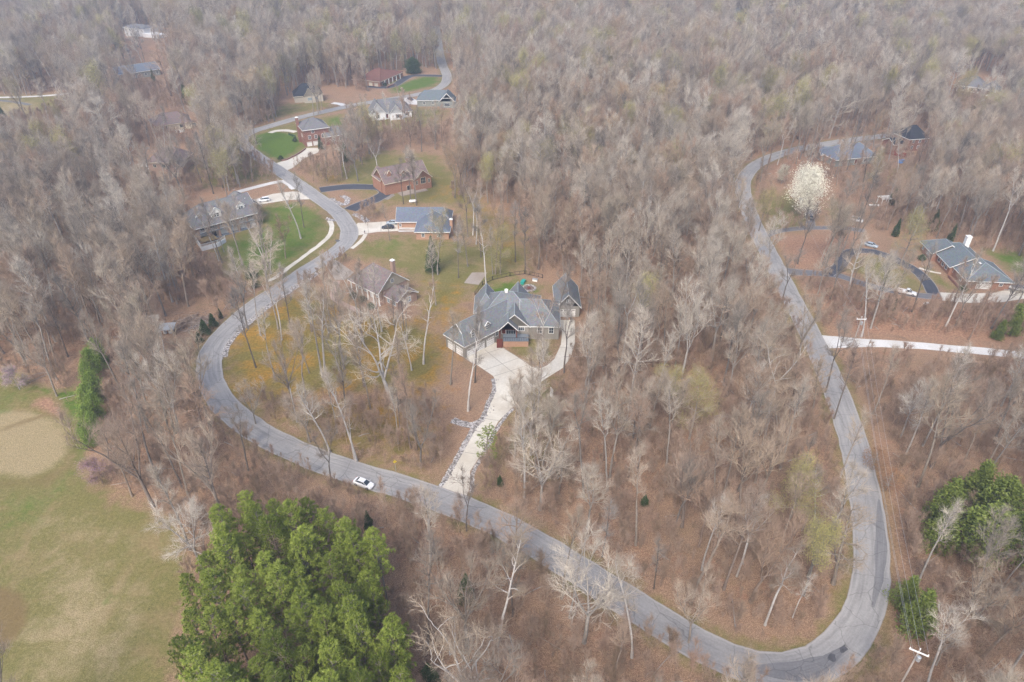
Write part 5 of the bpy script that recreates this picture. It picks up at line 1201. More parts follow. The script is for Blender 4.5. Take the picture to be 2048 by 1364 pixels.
conif('oakleaf', 850, 6, 2.5, 1500, mat='dry', shape='dome', size=.14, c0=.2)
CATN = dict(forest='bare_tree', wide='bare_tree', vase='bare_tree', tall='bare_tree', pale='bare_tree', dark='bare_tree', budding='budding_tree', ochre='budding_tree', blossom='blossoming_tree', redbud='blossoming_tree', fresh='leafy_tree',
            sapling='sapling', pine='pine_tree', youngpine='pine_tree', cedar='cedar_tree', bigcedar='cedar_tree', oak='bare_tree', arbor='arborvitae', dome='evergreen_tree', greenbush='leafy_tree', shrub='shrub', oakleaf='brown_leaved_tree')
tr_rng = random.Random(11)
def plant(kind, pos, label, group=None, h=None, v=None, rz=None, lean=0):
    L = PROTO[kind]; P = L[tr_rng.randrange(len(L)) if v is None else v % len(L)]
    nm = CATN[kind]; o = bpy.data.objects.new(nm, None); COL.objects.link(o); o.empty_display_size = 1
    s_ = (h/P['H']) if h else tr_rng.uniform(.88, 1.12); w_ = s_*tr_rng.uniform(.92, 1.1)
    o.scale = (w_, w_, s_); o.rotation_euler = (tr_rng.gauss(0, .02)+lean*.0, lean+tr_rng.gauss(0, .02), tr_rng.uniform(0, 6.28) if rz is None else rz)
    o.location = (pos[0], pos[1], float(terrain(pos[0], pos[1])))
    for n_, me_ in P['parts']: c = bpy.data.objects.new(n_, me_); COL.objects.link(c); c.parent = o
    tag(o, label, {'bare_tree': 'tree', 'budding_tree': 'tree', 'blossoming_tree': 'tree', 'leafy_tree': 'tree', 'sapling': 'sapling', 'pine_tree': 'pine tree', 'cedar_tree': 'cedar', 'arborvitae': 'evergreen shrub', 'evergreen_tree': 'evergreen tree', 'shrub': 'shrub', 'brown_leaved_tree': 'tree'}[nm], group)
    return o
HAND = []   # (x, y) of individually placed trees
nbare = 0
def hp(px, py, kind='forest', h=None, label=None, v=None, group=None, rz=None, z=0):
    global nbare
    p = at(px, py, z); HAND.append((p.x, p.y))
    if CATN[kind] == 'bare_tree': nbare += 1
    return plant(kind, p, label, group, h, v, rz)
# lawn trees with a landmark of their own
hp(512, 735, 'dark', 23, 'dark trunked bare tree leaning on the mossy lawn inside the sharp left bend', 1)
hp(521, 671, 'tall', 22, 'slim bare tree at the upper left rim of the mossy lawn')
hp(556, 658, 'tall', 23, 'straight bare tree near the road at the top of the orange mossy lawn')
hp(646, 754, 'tall', 27, 'left stem of the tall twin trunked tree in the middle of the orange lawn', 0); hp(652, 753, 'pale', 27, 'pale right stem of the tall twin trunked tree on the orange lawn', 0)
hp(662, 654, 'tall', 23, 'grey trunked bare tree on the orange moss just left of the brick path corner')
hp(688, 738, 'vase', 24, 'forked bare tree on the mossy lawn right of the twin trunked tree'); hp(728, 688, 'pale', 25, 'tall pale trunk below the columned brick house porch')
hp(781, 797, 'oak', 24, 'thick trunked spreading bare tree at the lower edge of the mossy lawn', 0); hp(745, 655, 'tall', 21, 'slim pale tree before the front of the columned brick house', 1); hp(810, 816, 'tall', 21, 'thin leaning bare tree right of the thick spreading lawn tree'); hp(800, 857, 'dark', 18, 'thin dark bare tree on the brown slope left of the rock spur', 1)
hp(847, 728, 'pale', 24, 'pale straight trunk left of the taupe house garage end', 0); hp(936, 822, 'pale', 25, 'pale thick trunk rising beside the rock spur left of the driveway', 0)
hp(950, 765, 'dark', 23, 'slim dark trunk standing left of the concrete parking court', 1); hp(901, 769, 'tall', 22, 'grey bare tree left of the slim dark trunk by the parking court')
hp(692, 831, 'dark', 20, 'dark slim tree at the lower middle of the mossy lawn', 1); hp(620, 885, 'wide', 13, 'low wide spreading bare tree above the road between bend and white sedan', 1); hp(512, 848, 'vase', 12, 'small fuzzy bare tree just inside the road below the sharp left bend', 0)
hp(1165, 690, 'tall', 22, 'thin bare tree veiling the right side of the detached garage'); hp(1112, 655, 'forest', 20, 'bare tree between the taupe house and its detached garage')
hp(1087, 723, 'pale', 21, 'pale twin trunk on the grass between taupe house and curving concrete drive', 1); hp(1030, 911, 'tall', 23, 'bare tree on the grass right of the lower driveway')
hp(1075, 847, 'forest', 22, 'bare tree at the grass edge below the white panel'); hp(1128, 745, 'dark', 21, 'dark limbed bare tree in front of the curving drive to the detached garage', 0)
hp(1075, 775, 'dark', 17, 'bare tree at the lower right corner of the parking court', 2); hp(974, 930, 'youngpine', 11, 'young bright green pine beside the lower driveway')
hp(933, 1062, 'dark', 15, 'small dark bare tree below the mouth of the concrete driveway', 0); hp(872, 610, 'tall', 22, 'bare tree standing by the right end of the columned brick house')
hp(780, 481, 'tall', 14, 'small pale bare tree on the lawn before the black sedan', 1); hp(917, 556, 'dark', 18, 'leaning dark trunked tree on the lawn left of the stained patio', 1); hp(972, 575, 'pale', 22, 'pale trunked tree by the stained patio behind the taupe house', 0)
hp(1031, 524, 'dark', 20, 'dark trunk at the right rim of the olive lawn', 1); hp(866, 545, 'cedar', 13, 'dark green cedar below the blue grey roofed ranch house', 1)
hp(602, 477, 'pale', 23, 'pale thick trunk on the green lawn right of the long porched house', 0); hp(608, 455, 'dark', 20, 'dark trunk just behind the pale trunk on the green lawn', 1); hp(444, 526, 'dark', 22, 'dark slender tree in front of the railed terrace', 1)
hp(485, 530, 'forest', 21, 'grey tree in front of the long porched house'); hp(535, 580, 'wide', 20, 'pale spreading tree at the road edge below the long porched house', 0); hp(495, 655, 'vase', 19, 'bare tree at the verge above the pointed evergreens', 3)
hp(1025, 1232, 'dark', 17, 'dark forked tree below the straight lower road', 0); hp(925, 1400, 'oak', 20, 'huge spreading oak with pale twisting limbs at the bottom beside the pines', 0)
hp(1168, 1285, 'wide', 21, 'large round crowned tree whose crown reaches over the lower road', 1); hp(1264, 1315, 'pale', 23, 'white trunked tree rising across the lower road', 0); hp(1377, 1285, 'vase', 15, 'grey vase shaped tree above the lower road bend', 0)
hp(1530, 1250, 'pale', 20, 'white curved trunk inside the lower right bend of the road', 1); hp(1501, 1205, 'vase', 21, 'pale many stemmed tree left of the white curved trunk', 1); hp(1585, 1235, 'pale', 11, 'small crooked white trunk near the inner verge of the lower right bend', 1)
hp(1688, 612, 'pale', 26, 'tall pale trunk with open crown below the black loop drive on the right', 0); hp(1745, 629, 'dark', 20, 'dark trunked tree left of the white pickup lane', 1); hp(1824, 624, 'dark', 21, 'dark trunked tree just below the white pickup', 1)
hp(1653, 532, 'tall', 23, 'slim tree in the rust coloured yard inside the black loop drive'); hp(1799, 531, 'budding', 18, 'yellowish tree left of the orange brick ranch house', 0); hp(1986, 502, 'pale', 27, 'tall crooked pale tree behind the orange brick ranch house', 1)
hp(1561, 612, 'dark', 17, 'small dark tree at the right road below the lane junction', 0); hp(1531, 548, 'vase', 19, 'grey tree leaning over the right road above the lane junction', 2); hp(1668, 838, 'dark', 20, 'dark slim tree on the right verge below the white concrete lane', 1)
hp(1650, 785, 'dark', 21, 'dark tree standing between the road and the mouth of the white concrete lane', 0); hp(1872, 1330, 'vase', 11, 'grey bare tree beside the lower right utility pole', 1)
# blossom, budding and evergreen trees placed by their crowns
hp(1612, 398, 'blossom', 16, 'white blossoming tree above the drives on the right', z=8); hp(1568, 345, 'blossom', 6.5, 'small pale blossoming tree up the road from the large white one', z=5)
hp(196, 945, 'redbud', 6.5, 'mauve blossoming bush at the wood edge by the golf turf', z=3); hp(30, 760, 'redbud', 6, 'mauve blossoming bush at the far left wood edge', z=3)
for i, (x, y, h, lb) in enumerate(((1395, 790, 17, 'yellow green budding crown in the middle of the central woods'), (1350, 770, 14, 'smaller yellowish crown left of the central budding crown'), (1600, 965, 17, 'pale budding crown in the woods left of the right road'), (1645, 1090, 18, 'yellow green budding tree by the inner edge of the right road'),
                                   (1000, 480, 16, 'yellowish budding tree right of the ranch house'), (870, 465, 20, 'budding tree whose crown veils the blue grey ranch roof'), (1530, 405, 15, 'olive budding crown left of the white blossom'), (530, 150, 20, 'yellowish round crown left of the small cream stone house'), (440, 330, 18, 'budding tree right of the hidden rambling house'),
                                   (1290, 590, 18, 'yellowish crown in the woods right of the detached garage'), (1980, 320, 20, 'broad yellow green crown at the right edge below the far house'), (1690, 75, 20, 'small yellow crown far off at the top right'), (30, 178, 18, 'green yellow crown by the pale path at the far left'), (1530, 175, 20, 'yellowish crown in the upper right woods'), (1260, 330, 18, 'faint yellow crown in the upper central woods'), (560, 460, 14, 'pale budding crown on the green lawn left of the road'))):
    hp(x, y, 'budding', h, lb, z=h*.75)
hp(1370, 300, 'ochre', 16, 'orange ochre crown in the upper central woods', z=12); hp(1760, 250, 'ochre', 17, 'ochre crown above the far right road', z=12); hp(1510, 215, 'ochre', 17, 'tan crown near the dead white tree at the upper right', z=12)
hp(1515, 240, 'pale', 26, 'dead white tree standing out in the upper right woods', 0, z=12); hp(1060, 130, 'wide', 24, 'very large pale crown in the upper central woods', 2, z=14)
hp(825, 138, 'dome', 10, 'round dark green evergreen beside the red brown roofed ranch', z=3)
for x, y, h, lb in ((411, 668, 4.6, 'lower pointed green evergreen by the road next to the stone heap'), (428, 653, 4.2, 'middle pointed green evergreen by the road'), (442, 637, 3.2, 'upper small green evergreen by the road'), (399, 684, 3.2, 'dull green evergreen below the pointed pair'), (506, 556, 5, 'dark green shrub at the verge where the rock strip begins'), (512, 574, 3.5, 'dark shrub across the verge below the curved path end')):
    hp(x, y, 'arbor', h, lb)
GB = 'bright green leafy clumps forming a band between golf turf and left woods'
for x, y, h in ((195, 700, 7), (182, 722, 7), (172, 748, 7), (184, 772, 7.5), (174, 795, 7), (188, 812, 7), (172, 835, 6.5), (186, 848, 6.5), (178, 872, 6), (207, 712, 5), (166, 862, 5)): hp(x, y, 'greenbush', h, 'bright green leafy clump in the band between golf turf and the left woods', group=GB, z=h*.5)
for x, y, h, lb in ((1895, 1010, 12, 'dark green cedar at the left of the right edge cluster'), (1955, 975, 12, 'cedar at the top of the right edge cluster'), (2000, 1010, 13, 'bright cedar at the right of the right edge cluster'), (1975, 1070, 12.5, 'cedar at the lower middle of the right edge cluster'), (2035, 1075, 11, 'cedar cut by the right edge below the cluster'), (1890, 1060, 10, 'low cedar at the lower left of the right edge cluster'),
                    (1815, 1185, 7.5, 'green cedar under the power lines at the upper spot'), (1845, 1225, 10, 'larger green cedar under the power lines at the lower spot'), (2030, 640, 9, 'grey green evergreen at the right edge below the boat'), (2000, 660, 6, 'smaller evergreen left of the one below the boat'), (930, 1175, 7, 'dark cedar under the great oak beside the pines'), (735, 1040, 5, 'olive shrubby cedar at the road edge below the white sedan'),
                    (860, 1345, 5, 'low dark cedar at the bottom by the spreading oak'), (1290, 1000, 3, 'tiny cedar in the central woods'), (1870, 440, 8, 'dark evergreen behind the ranch house left clump'), (1905, 465, 7, 'evergreen clump behind the ranch chimney'), (1790, 390, 8, 'dark cedar next to the white pergola'), (0, 225, 12, 'dark evergreen cut by the left edge near the pale field'), (1795, 455, 7, 'dark cedar below the pergola'), (640, 285, 7, 'dark cedar beside the tall red brick house'),
                    (305, 150, 8, 'small dark evergreen before the long grey roofed building'), (370, 185, 12, 'ivy green tree in the upper left woods'), (75, 110, 12, 'dark evergreen deep in the upper left woods'), (1790, 610, 4, 'low evergreen on the far side of the white pickup lane'), (1000, 960, 3, 'tiny cedar in the grass right of the driveway mouth'), (690, 305, 9, 'dark evergreen in the thicket right of the red brick house')):
    hp(x, y, 'bigcedar' if (x > 1780 and y > 600 and h > 5) else 'cedar', h, lb, z=h*.5)
for x, y, lb in ((725, 603, 'dark round shrub below the first porch columns'), (742, 617, 'dark round shrub below the last porch columns'), (708, 596, 'dark round shrub at the left end of the columned porch'), (1843, 520, 'round green shrub at the left corner of the orange brick ranch'), (1925, 582, 'green shrub at the front corner of the orange brick ranch'), (770, 172, 'small dark shrub in front of the red brown roofed ranch'), (562, 320, 'tiny dark conical shrub on the rim of the bright green lawn'), (590, 283, 'dark shrub at the corner of the tall red brick house')):
    hp(x, y, 'shrub', 1.8, lb)
for x, y, lb in ((1750, 920, 'brown leaved small tree on the verge right of the road'), (1780, 960, 'brown leaved small tree below the first one right of the road'), (1440, 900, 'brown leaved sapling in the central woods')): hp(x, y, 'oakleaf', 6, lb, z=3)

# more trees standing on the open yards
ry = random.Random(31); SPARE = ((1555, 310, 1670, 440), (1690, 610, 1740, 700), (1780, 555, 1850, 605), (685, 515, 850, 620), (890, 600, 1160, 690), (795, 410, 905, 480), (950, 690, 1060, 800))
for poly, n, lb, gp in (([(480, 690), (560, 630), (680, 640), (840, 660), (880, 740), (800, 800), (640, 800), (500, 790), (450, 740)], 12, 'bare tree on the orange and olive mossy lawn inside the left bend', 'bare trees on the mossy lawn'),
                        ([(560, 820), (840, 830), (860, 940), (720, 930), (620, 900)], 9, 'bare tree on the brown slope between mossy lawn and lower road', 'bare trees on the brown slope'),
                        ([(880, 410), (1050, 430), (1060, 540), (960, 560), (900, 520), (910, 460)], 12, 'bare tree in the olive yard right of the ranch house', 'bare trees in the olive yard'),
                        ([(700, 350), (760, 330), (760, 370), (690, 372), (640, 345)], 5, 'bare tree near the black asphalt loop', 'bare trees near the asphalt loop'),
                        ([(430, 500), (540, 500), (560, 550), (500, 590), (440, 560)], 7, 'bare tree in front of the long porched house', 'bare trees before the porched house'),
                        ([(380, 300), (480, 300), (520, 360), (400, 380)], 8, 'bare tree on the rough grass left of the upper road', 'bare trees on the rough grass'),
                        ([(700, 250), (900, 240), (920, 300), (720, 310)], 12, 'bare tree below the white twin gabled house', 'bare trees below the white house'),
                        ([(1575, 515), (1690, 500), (1700, 520), (1660, 540), (1590, 535)], 9, 'bare tree in the rust coloured yard on the right', 'bare trees in the rust yard'),
                        ([(1620, 580), (1800, 610), (2040, 625), (2040, 690), (1700, 675)], 12, 'bare tree on the rusty slope above the white concrete lane', 'bare trees above the white lane'),
                        ([(295, 275), (400, 275), (400, 300), (300, 310)], 6, 'bare tree screening the white railed deck house', 'bare trees before the deck house'),
                        ([(290, 360), (390, 360), (400, 400), (300, 400)], 6, 'bare tree below the white railed deck house', 'bare trees below the deck house'),
                        ([(1660, 340), (1860, 320), (1860, 360), (1660, 380)], 11, 'bare tree screening the houses at the far bend of the right road', 'bare trees at the far right bend'),
                        ([(1700, 380), (1830, 380), (1830, 470), (1700, 450)], 9, 'bare tree around the white pergola', 'bare trees around the pergola'),
                        ([(560, 225), (680, 215), (680, 226), (580, 240)], 4, 'bare tree on the verge below the small stone house', 'bare trees below the stone house'),
                        ([(760, 400), (880, 385), (900, 410), (780, 415)], 4, 'bare tree on the lawn between the pink brick house and the blue grey roofed ranch', 'bare trees between the two brick houses'),
                        ([(640, 620), (700, 640), (840, 650), (850, 700), (660, 700)], 6, 'bare tree on the lawn in front of the columned brick house', 'bare trees before the columned house'),
                        ([(980, 800), (1100, 760), (1110, 930), (1000, 960)], 6, 'bare tree on the grass strip right of the driveway', 'bare trees right of the driveway')):
    n = 3 if 'columned' in gp else n
    n = min(n, 3) if 'right of the driveway' in lb else n
    Pp = np.array(poly, float); k = 0
    while k < n:
        x, y = ry.uniform(Pp[:, 0].min(), Pp[:, 0].max()), ry.uniform(Pp[:, 1].min(), Pp[:, 1].max())
        if not inside(np.array([x]), np.array([y]), Pp)[0]: continue
        hh = ry.uniform(15, 23); b0_ = at(x, y); cu, cv, _ = proj(b0_.x, b0_.y, hh*.72)
        if any(a0 < cu < a1 and b0 < cv < b1 for a0, b0, a1, b1 in SPARE[:3]) or (any(a0 < cu < a1 and b0 < cv < b1 for a0, b0, a1, b1 in SPARE[3:]) and ry.random() > .35): continue
        k += 1; hp(x, y, ry.choice(['tall', 'tall', 'forest', 'pale', 'dark', 'vase']), hh, lb, group=gp)

# the pine stand
rp = random.Random(21); PINES = [(480, 985), (540, 1000), (655, 1010), (760, 1080), (800, 1240), (800, 1400), (395, 1400), (372, 1270), (375, 1150), (425, 1060)]; pts = []; PPX = np.array(PINES, float)
tries = 0
while tries < 6000:
    tries += 1; x, y = rp.uniform(360, 810), rp.uniform(970, 1560); yy = y
    if y < 1400 and not inside(np.array([x]), np.array([y]), PPX)[0]: continue
    if y >= 1400 and not 395-(y-1400)*.2 < x < 800: continue
    p = at(x, y, 14.5)
    if all((p.x-q[0])**2+(p.y-q[1])**2 > 3.3**2 for q in pts): pts.append((p.x, p.y))
for p in pts:
    plant('pine', p, 'green pine in the dense stand at the lower left between golf turf and road', 'pines of the lower left stand', h=rp.uniform(14.5, 20)); HAND.append(p)
print('pines', len(pts))
HXY = np.array(HAND)

# where trees may not stand, and places the photograph shows open to the sky
def P(*q): return poly_w(q)
NO = [poly_w(q) for q in (GOLF, [(1740, 860), (1775, 860), (1800, 1000), (1803, 1100), (1840, 1364), (1775, 1364), (1765, 1100)], [(140, 700), (215, 700), (225, 960), (140, 930)],
    [(462, 660), (540, 610), (620, 575), (668, 560), (700, 520), (860, 560), (900, 640), (905, 700), (880, 780), (720, 790), (600, 800), (480, 790), (442, 750), (444, 700)],
    [(860, 640), (960, 560), (1090, 550), (1160, 560), (1165, 660), (1130, 750), (1010, 850), (950, 990), (870, 990), (900, 900), (860, 800)],
    [(715, 475), (800, 400), (960, 400), (1055, 440), (1060, 540), (950, 590), (900, 620), (845, 650), (690, 520)],
    [(375, 420), (420, 390), (560, 360), (640, 390), (700, 460), (660, 510), (540, 600), (450, 560), (400, 510)],
    [(500, 262), (600, 230), (690, 225), (700, 300), (600, 340), (560, 335)],
    [(740, 190), (760, 150), (820, 140), (890, 140), (920, 180), (910, 250), (740, 260), (560, 240), (560, 195), (660, 170)],
    [(1540, 470), (1700, 455), (1840, 480), (2048, 520), (2120, 640), (1850, 620), (1700, 590), (1600, 560)],
    [(1600, 440), (1600, 395), (1640, 395), (1640, 440)],
    [(760, 300), (880, 300), (930, 370), (900, 400), (700, 430), (640, 380), (700, 360)],
    [(1640, 300), (1760, 290), (1760, 335), (1640, 340)], [(1800, 280), (1856, 275), (1856, 308), (1800, 312)], [(290, 225), (400, 225), (400, 275), (290, 275)], [(240, 300), (380, 290), (380, 370), (240, 370)],
    [(-400, 190), (60, 190), (160, 180), (160, 205), (60, 245), (-400, 270)], [(1890, 150), (2010, 160), (2010, 200), (1890, 190)], [(225, 60), (350, 60), (350, 90), (225, 90)], [(230, 135), (340, 135), (340, 175), (230, 175)],
    [(340, 620), (420, 610), (440, 680), (340, 690)], [(370, 1210), (430, 1130), (500, 1100), (660, 1110), (770, 1180), (810, 1300), (830, 1600), (300, 1600)],
    [(1640, 660), (2300, 690), (2300, 760), (1640, 710)])]
# pixel areas that must stay readable through thinned crowns
KEEP = [np.array(q, float) for q in (
    [(890, 570), (1160, 560), (1165, 650), (1130, 750), (1000, 860), (945, 1000), (865, 1000), (960, 830), (930, 720), (890, 700)],
    [(660, 510), (850, 530), (850, 630), (665, 620)], [(700, 440), (910, 410), (910, 480), (700, 480)], [(380, 380), (530, 370), (530, 500), (380, 500)],
    [(585, 230), (680, 230), (680, 310), (540, 335), (500, 290), (500, 260)], [(735, 125), (900, 110), (910, 190), (735, 190)], [(560, 165), (700, 165), (700, 225), (560, 225)], [(735, 190), (910, 175), (910, 250), (735, 250)],
    [(755, 315), (870, 310), (870, 395), (650, 415), (640, 370)], [(1830, 480), (2048, 500), (2048, 610), (1570, 560), (1570, 520)], [(1640, 670), (2048, 680), (2048, 725), (1640, 705)],
    [(1665, 290), (1750, 285), (1750, 315), (1665, 320)], [(530, 400), (690, 400), (690, 500), (540, 560), (520, 480)], [(480, 600), (700, 560), (860, 640), (860, 780), (480, 800), (440, 740)],
    [(700, 935), (790, 935), (790, 1000), (700, 1000)], [(325, 640), (420, 625), (450, 640), (410, 690), (325, 680)],
    [(1600, 400), (1760, 400), (1760, 470), (1600, 465)], [(1465, 25), (1495, 25), (1495, 50), (1465, 50)], [(280, 300), (300, 300), (300, 330), (280, 330)], [(1540, 310), (1680, 310), (1680, 440), (1540, 440)], [(1690, 620), (1740, 620), (1740, 720), (1690, 720)], [(1785, 1280), (1850, 1280), (1850, 1364), (1785, 1364)], [(1360, 740), (1440, 740), (1440, 840), (1360, 840)],
    [(150, 690), (212, 690), (208, 880), (150, 880)])]
KEEP += [np.array([(0, 185), (130, 175), (130, 215), (0, 240)], float)]
SEMI = [np.array(q, float) for q in ([(1890, 145), (2010, 150), (2010, 195), (1890, 195)], [(240, 50), (345, 50), (345, 90), (240, 90)], [(235, 130), (335, 130), (335, 170), (235, 170)], [(295, 225), (390, 225), (390, 355), (285, 350)], [(1640, 280), (1860, 250), (1860, 330), (1640, 340)])]
rg = np.random.default_rng(77)
def scatter(y0, y1, sp, xmax):
    n1, n2 = int(2*xmax/sp), int((y1-y0)/sp); gx_, gy_ = np.meshgrid(-xmax+sp*(np.arange(n1)+.5), y0+sp*(np.arange(n2)+.5))
    gx_ = gx_+np.where(np.arange(n2)[:, None] % 2, sp/2, 0)
    x = gx_.ravel()+rg.uniform(-.48, .48, gx_.size)*sp; y = gy_.ravel()+rg.uniform(-.48, .48, gx_.size)*sp
    return x, y
def open_ground(x, y, rd_, hd, nos=True):
    ok = np.ones(x.size, bool); m_ = (np.abs(x) < 450) & (y < 700)
    d = np.full(x.size, 1e3); d[m_] = seg_dist(x[m_], y[m_], roadc[::4], False); ok &= d > rd_
    if nos:
        for q in NO: ok &= ~inside(x, y, q)
    for hx, hy in HXY: ok &= (x-hx)**2+(y-hy)**2 > hd*hd
    return ok
x, y = scatter(48, 1050, 6.3, 900); keep = (np.abs(x) < y*.80+70) & (rg.random(x.size) < np.where(y < 330, np.clip(.88+(y-150)/500, .88, .97), .82)); x, y = x[keep], y[keep]
ok = open_ground(x, y, 5.0, 4.2); x, y = x[ok], y[ok]
H_ = rg.uniform(16.5, 26, x.size)*np.clip(1+(y-300)/1500, 1, 1.2); 
# thin those whose crown would stand before something the photograph shows clearly
acc = np.ones(x.size)
for fz in (.95, .8, .62, .45):
    u, v, dd = proj(x, y, H_*fz+terrain(x, y))
    for q in KEEP: acc = np.where(inside(u, v, q), np.minimum(acc, .03), acc)
    for q in SEMI: acc = np.where(inside(u, v, q), np.minimum(acc, .12), acc)
    mm = (dd > 0) & (v > 240) & (v < 1364) & (u > -50) & (u < 2100); rdd = np.full(x.size, 1e3)
    rpx = np.array(catmull(np.array(ROAD, float), 25)); rdd[mm] = seg_dist(u[mm], v[mm], rpx, False); wpx = 6.5/2*FPX/np.maximum(dd, 1)
    acc = np.where((rdd < wpx*1.15), np.minimum(acc, .35 if fz > .6 else .6), acc)
s_ = rg.random(x.size) < acc; x, y, H_ = x[s_], y[s_], H_[s_]
u, v, dd = proj(x, y, H_*.6); vis = (u > -30) & (u < 2078) & (v > -20) & (v < 1400)
order = np.argsort(np.where(vis, dd, 1e9)); NI = max(0, 296-nbare); near_i = set(order[:NI].tolist())
LAB = [(lambda u, v: v > 1000 and u < 1750, 'bare tree in the leafy woods along the lower road', 'bare trees of the woods along the lower road'), (lambda u, v: u >= 1750, 'bare tree in the brown woods right of the right hand road', 'bare trees right of the right hand road'),
       (lambda u, v: u < 560, 'bare tree in the woods left of the sharp left bend', 'bare trees of the left woods'), (lambda u, v: 1, 'bare tree of the central woods between driveway and right hand road', 'bare trees of the central woods')]
kinds = ['forest']*8+['budding']*0+['vase']*3+['tall']*9+['pale']*2+['wide']*2+['dark']
for i in sorted(near_i):
    for f_, lb, gp in LAB:
        if f_(u[i], v[i]): break
    k = kinds[int(rg.integers(len(kinds)))]; plant(k, (x[i], y[i]), lb, gp, h=float(H_[i])*(.8 if k in ('dark', 'wide') else 1.05 if k in ('tall', 'pale') else 1)); nbare += 1
print('bare individuals', nbare, 'candidates', len(x))
rest = np.array([i for i in range(len(x)) if i not in near_i])

def wood(name, label, cat, xy, Hs, sources, weights, sink=0):
    """one object: points that carry trees of the given kinds"""
    me = bpy.data.meshes.new(name); me.vertices.add(len(xy)); z = terrain(xy[:, 0], xy[:, 1])-sink
    me.vertices.foreach_set("co", np.column_stack([xy, z]).ravel())
    src = [(p, w/len(PROTO[k])) for k, w in zip(sources, weights) for p in PROTO[k]]
    ps = np.array([w for _, w in src]); pick = rg.choice(len(src), len(xy), p=ps/ps.sum())
    leafy = np.array([len(p['parts']) > 2 for p, _ in src]); swap = leafy[pick] & (xy[:, 1] < 260); pick[swap] = 0
    sc = Hs/np.array([p['H'] for p, _ in src])[pick]
    for nm, ty, val in (("pick", 'INT', pick.astype(np.int32)), ("size", 'FLOAT', sc), ("turn", 'FLOAT', rg.uniform(0, 6.283, len(xy)))):
        a = me.attributes.new(nm, ty, 'POINT'); a.data.foreach_set("value", val)
    me.update(); o = link(bpy.data.objects.new(name, me))
    ng = bpy.data.node_groups.new(name, 'GeometryNodeTree'); ng.interface.new_socket("Geometry", in_out='INPUT', socket_type='NodeSocketGeometry'); ng.interface.new_socket("Geometry", in_out='OUTPUT', socket_type='NodeSocketGeometry')
    gi = ng.nodes.new("NodeGroupInput"); go = ng.nodes.new("NodeGroupOutput"); join = ng.nodes.new("GeometryNodeJoinGeometry")
    # join links are read last-in first: add in reverse so that the index order holds
    for p, _ in reversed(src):
        jt = ng.nodes.new("GeometryNodeJoinGeometry")
        for pn, pm in p['parts']:
            oi = ng.nodes.new("GeometryNodeObjectInfo"); oi.transform_space = 'ORIGINAL'; oi.inputs["Object"].default_value = p['objs'][pn]; ng.links.new(oi.outputs["Geometry"], jt.inputs[0])
        g2 = ng.nodes.new("GeometryNodeGeometryToInstance"); ng.links.new(jt.outputs[0], g2.inputs[0]); ng.links.new(g2.outputs[0], join.inputs[0])
    ip = ng.nodes.new("GeometryNodeInstanceOnPoints"); ip.inputs["Pick Instance"].default_value = True
    def na(nm, ty):
        n_ = ng.nodes.new("GeometryNodeInputNamedAttribute"); n_.data_type = ty; n_.inputs["Name"].default_value = nm; return n_.outputs["Attribute"]
    ng.links.new(gi.outputs[0], ip.inputs["Points"]); ng.links.new(join.outputs[0], ip.inputs["Instance"]); ng.links.new(na("pick", 'INT'), ip.inputs["Instance Index"])
    cx = ng.nodes.new("ShaderNodeCombineXYZ"); ng.links.new(na("turn", 'FLOAT'), cx.inputs[2]); er = ng.nodes.new("FunctionNodeEulerToRotation"); ng.links.new(cx.outputs[0], er.inputs[0]); ng.links.new(er.outputs[0], ip.inputs["Rotation"])
    ng.links.new(na("size", 'FLOAT'), ip.inputs["Scale"]); ng.links.new(ip.outputs[0], go.inputs[0])
    md = o.modifiers.new("Trees", 'NODES'); md.node_group = ng
    return tag(o, label, cat, kind='stuff')
# each kind's geometry is read from a tree that stands in the scene
bymesh = {}
for o in S.objects:
    if o.type == 'MESH' and o.parent is not None and o.data.name not in bymesh: bymesh[o.data.name] = o
for k in list(PROTO):
    keepL = []
    for p in PROTO[k]:
        if all(m_.name in bymesh for _, m_ in p['parts']): p['objs'] = {n_: bymesh[m_.name] for n_, m_ in p['parts']}; keepL.append(p)
    if keepL: PROTO[k] = keepL
print({k: (len(v), 'objs' in v[0]) for k, v in PROTO.items()})
wood('far_woods', 'mass of bare grey and brown hardwoods filling the distance', 'woods', np.column_stack([x, y])[rest], H_[rest], ['forest', 'vase', 'wide', 'tall', 'pale', 'dark', 'budding', 'ochre'], [10, 4, 3, 6, .8, .5, 1.6, .5])
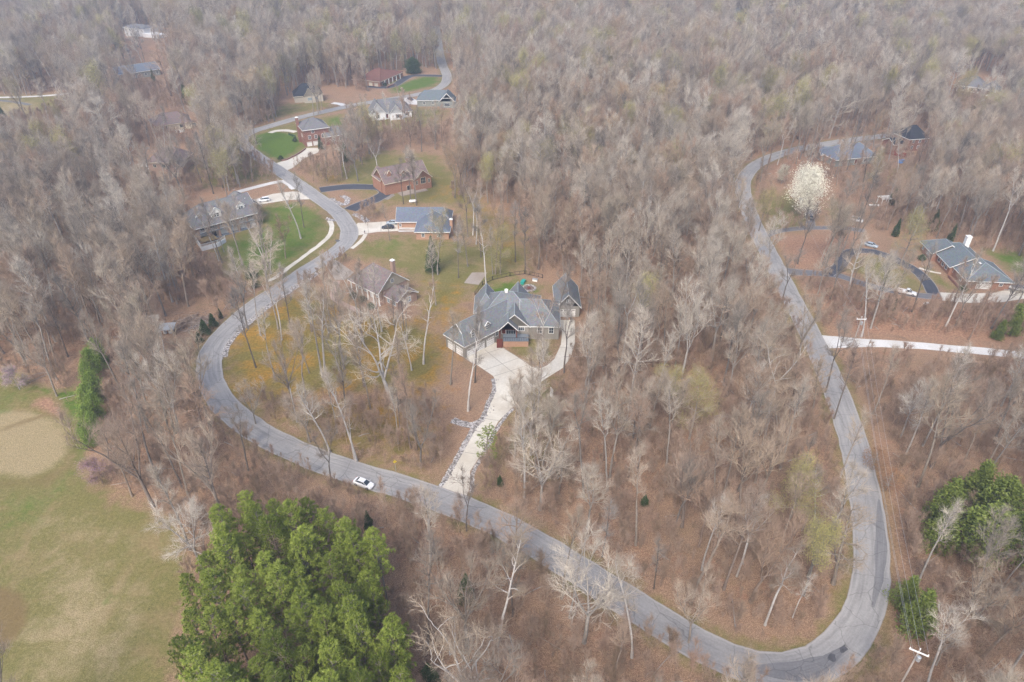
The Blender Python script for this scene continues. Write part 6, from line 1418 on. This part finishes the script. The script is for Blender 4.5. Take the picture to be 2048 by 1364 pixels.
# undergrowth: a few saplings as sources, the rest as one object
sx, sy = scatter(46, 470, 2.7, 420); k_ = np.abs(sx) < sy*.80+60; sx, sy = sx[k_], sy[k_]; ok = open_ground(sx, sy, 4.6, .8); u, v, dd = proj(sx, sy, 3+0*sx)
for q in KEEP: ok &= ~(inside(u, v, q) & (rg.random(sx.size) < .8))
ok &= rg.random(sx.size) < .7
sx, sy = sx[ok], sy[ok]; hs = rg.uniform(2.2, 8, sx.size)
bx_, by_ = scatter(46, 250, 1.9, 240); ok = (np.abs(bx_) < by_*.8+40) & open_ground(bx_, by_, 4.4, .5) & (rg.random(bx_.size) < .5); bx_, by_ = bx_[ok], by_[ok]
for i in range(4):
    j = [3, 50, 200, 400][i]; p_ = PROTO['sapling'][i]; o = plant('sapling', (sx[j], sy[j]), 'thin bare sapling in the undergrowth near the lower edge of the woods', 'thin saplings in the undergrowth', h=6, v=i)
    p_['objs'] = {c.name.split('.')[0]: c for c in o.children}
wood('undergrowth', 'thin tan saplings and brush under the trees', 'undergrowth', np.column_stack([np.append(sx, bx_), np.append(sy, by_)]), np.append(hs, rg.uniform(1.0, 3.6, bx_.size)), ['sapling'], [1])
# fallen branches and logs on the forest floor
b = MB(); rr = random.Random(9)
sel = rg.choice(len(sx), 1500)
for j in sel:
    a = rr.uniform(0, 6.28); L = rr.uniform(1, 7); r_ = rr.uniform(.03, .13); p_ = Vector((sx[j]+rr.uniform(-2, 2), sy[j]+rr.uniform(-2, 2), r_*.8)); d = Vector((math.cos(a), math.sin(a), 0))*L/2
    b.tube([p_-d, p_+Vector((rr.gauss(0, .1), rr.gauss(0, .1), .03)), p_+d], [r_, r_*.85, r_*.4], 5)
o = b.build('fallen_branches', M['bark']); tag(o, 'fallen branches and logs scattered over the leaf litter', 'fallen branches', kind='stuff')

# ------------------------------------------------------------------ air
hz = MB(); hz.box((0, 3000, 60), (21000, 18500, 164)); ho = hz.build('haze', None)
m = bpy.data.materials.new('haze'); m.use_nodes = True; t = m.node_tree; t.nodes.clear(); out = t.nodes.new("ShaderNodeOutputMaterial"); pv = t.nodes.new("ShaderNodeVolumePrincipled")
pv.inputs["Color"].default_value = (.70, .80, 1, 1); pv.inputs["Density"].default_value = .00042; pv.inputs["Anisotropy"].default_value = .2; t.links.new(pv.outputs[0], out.inputs["Volume"])
ho.data.materials.clear(); ho.data.materials.append(m); tag(ho, kind='stuff')
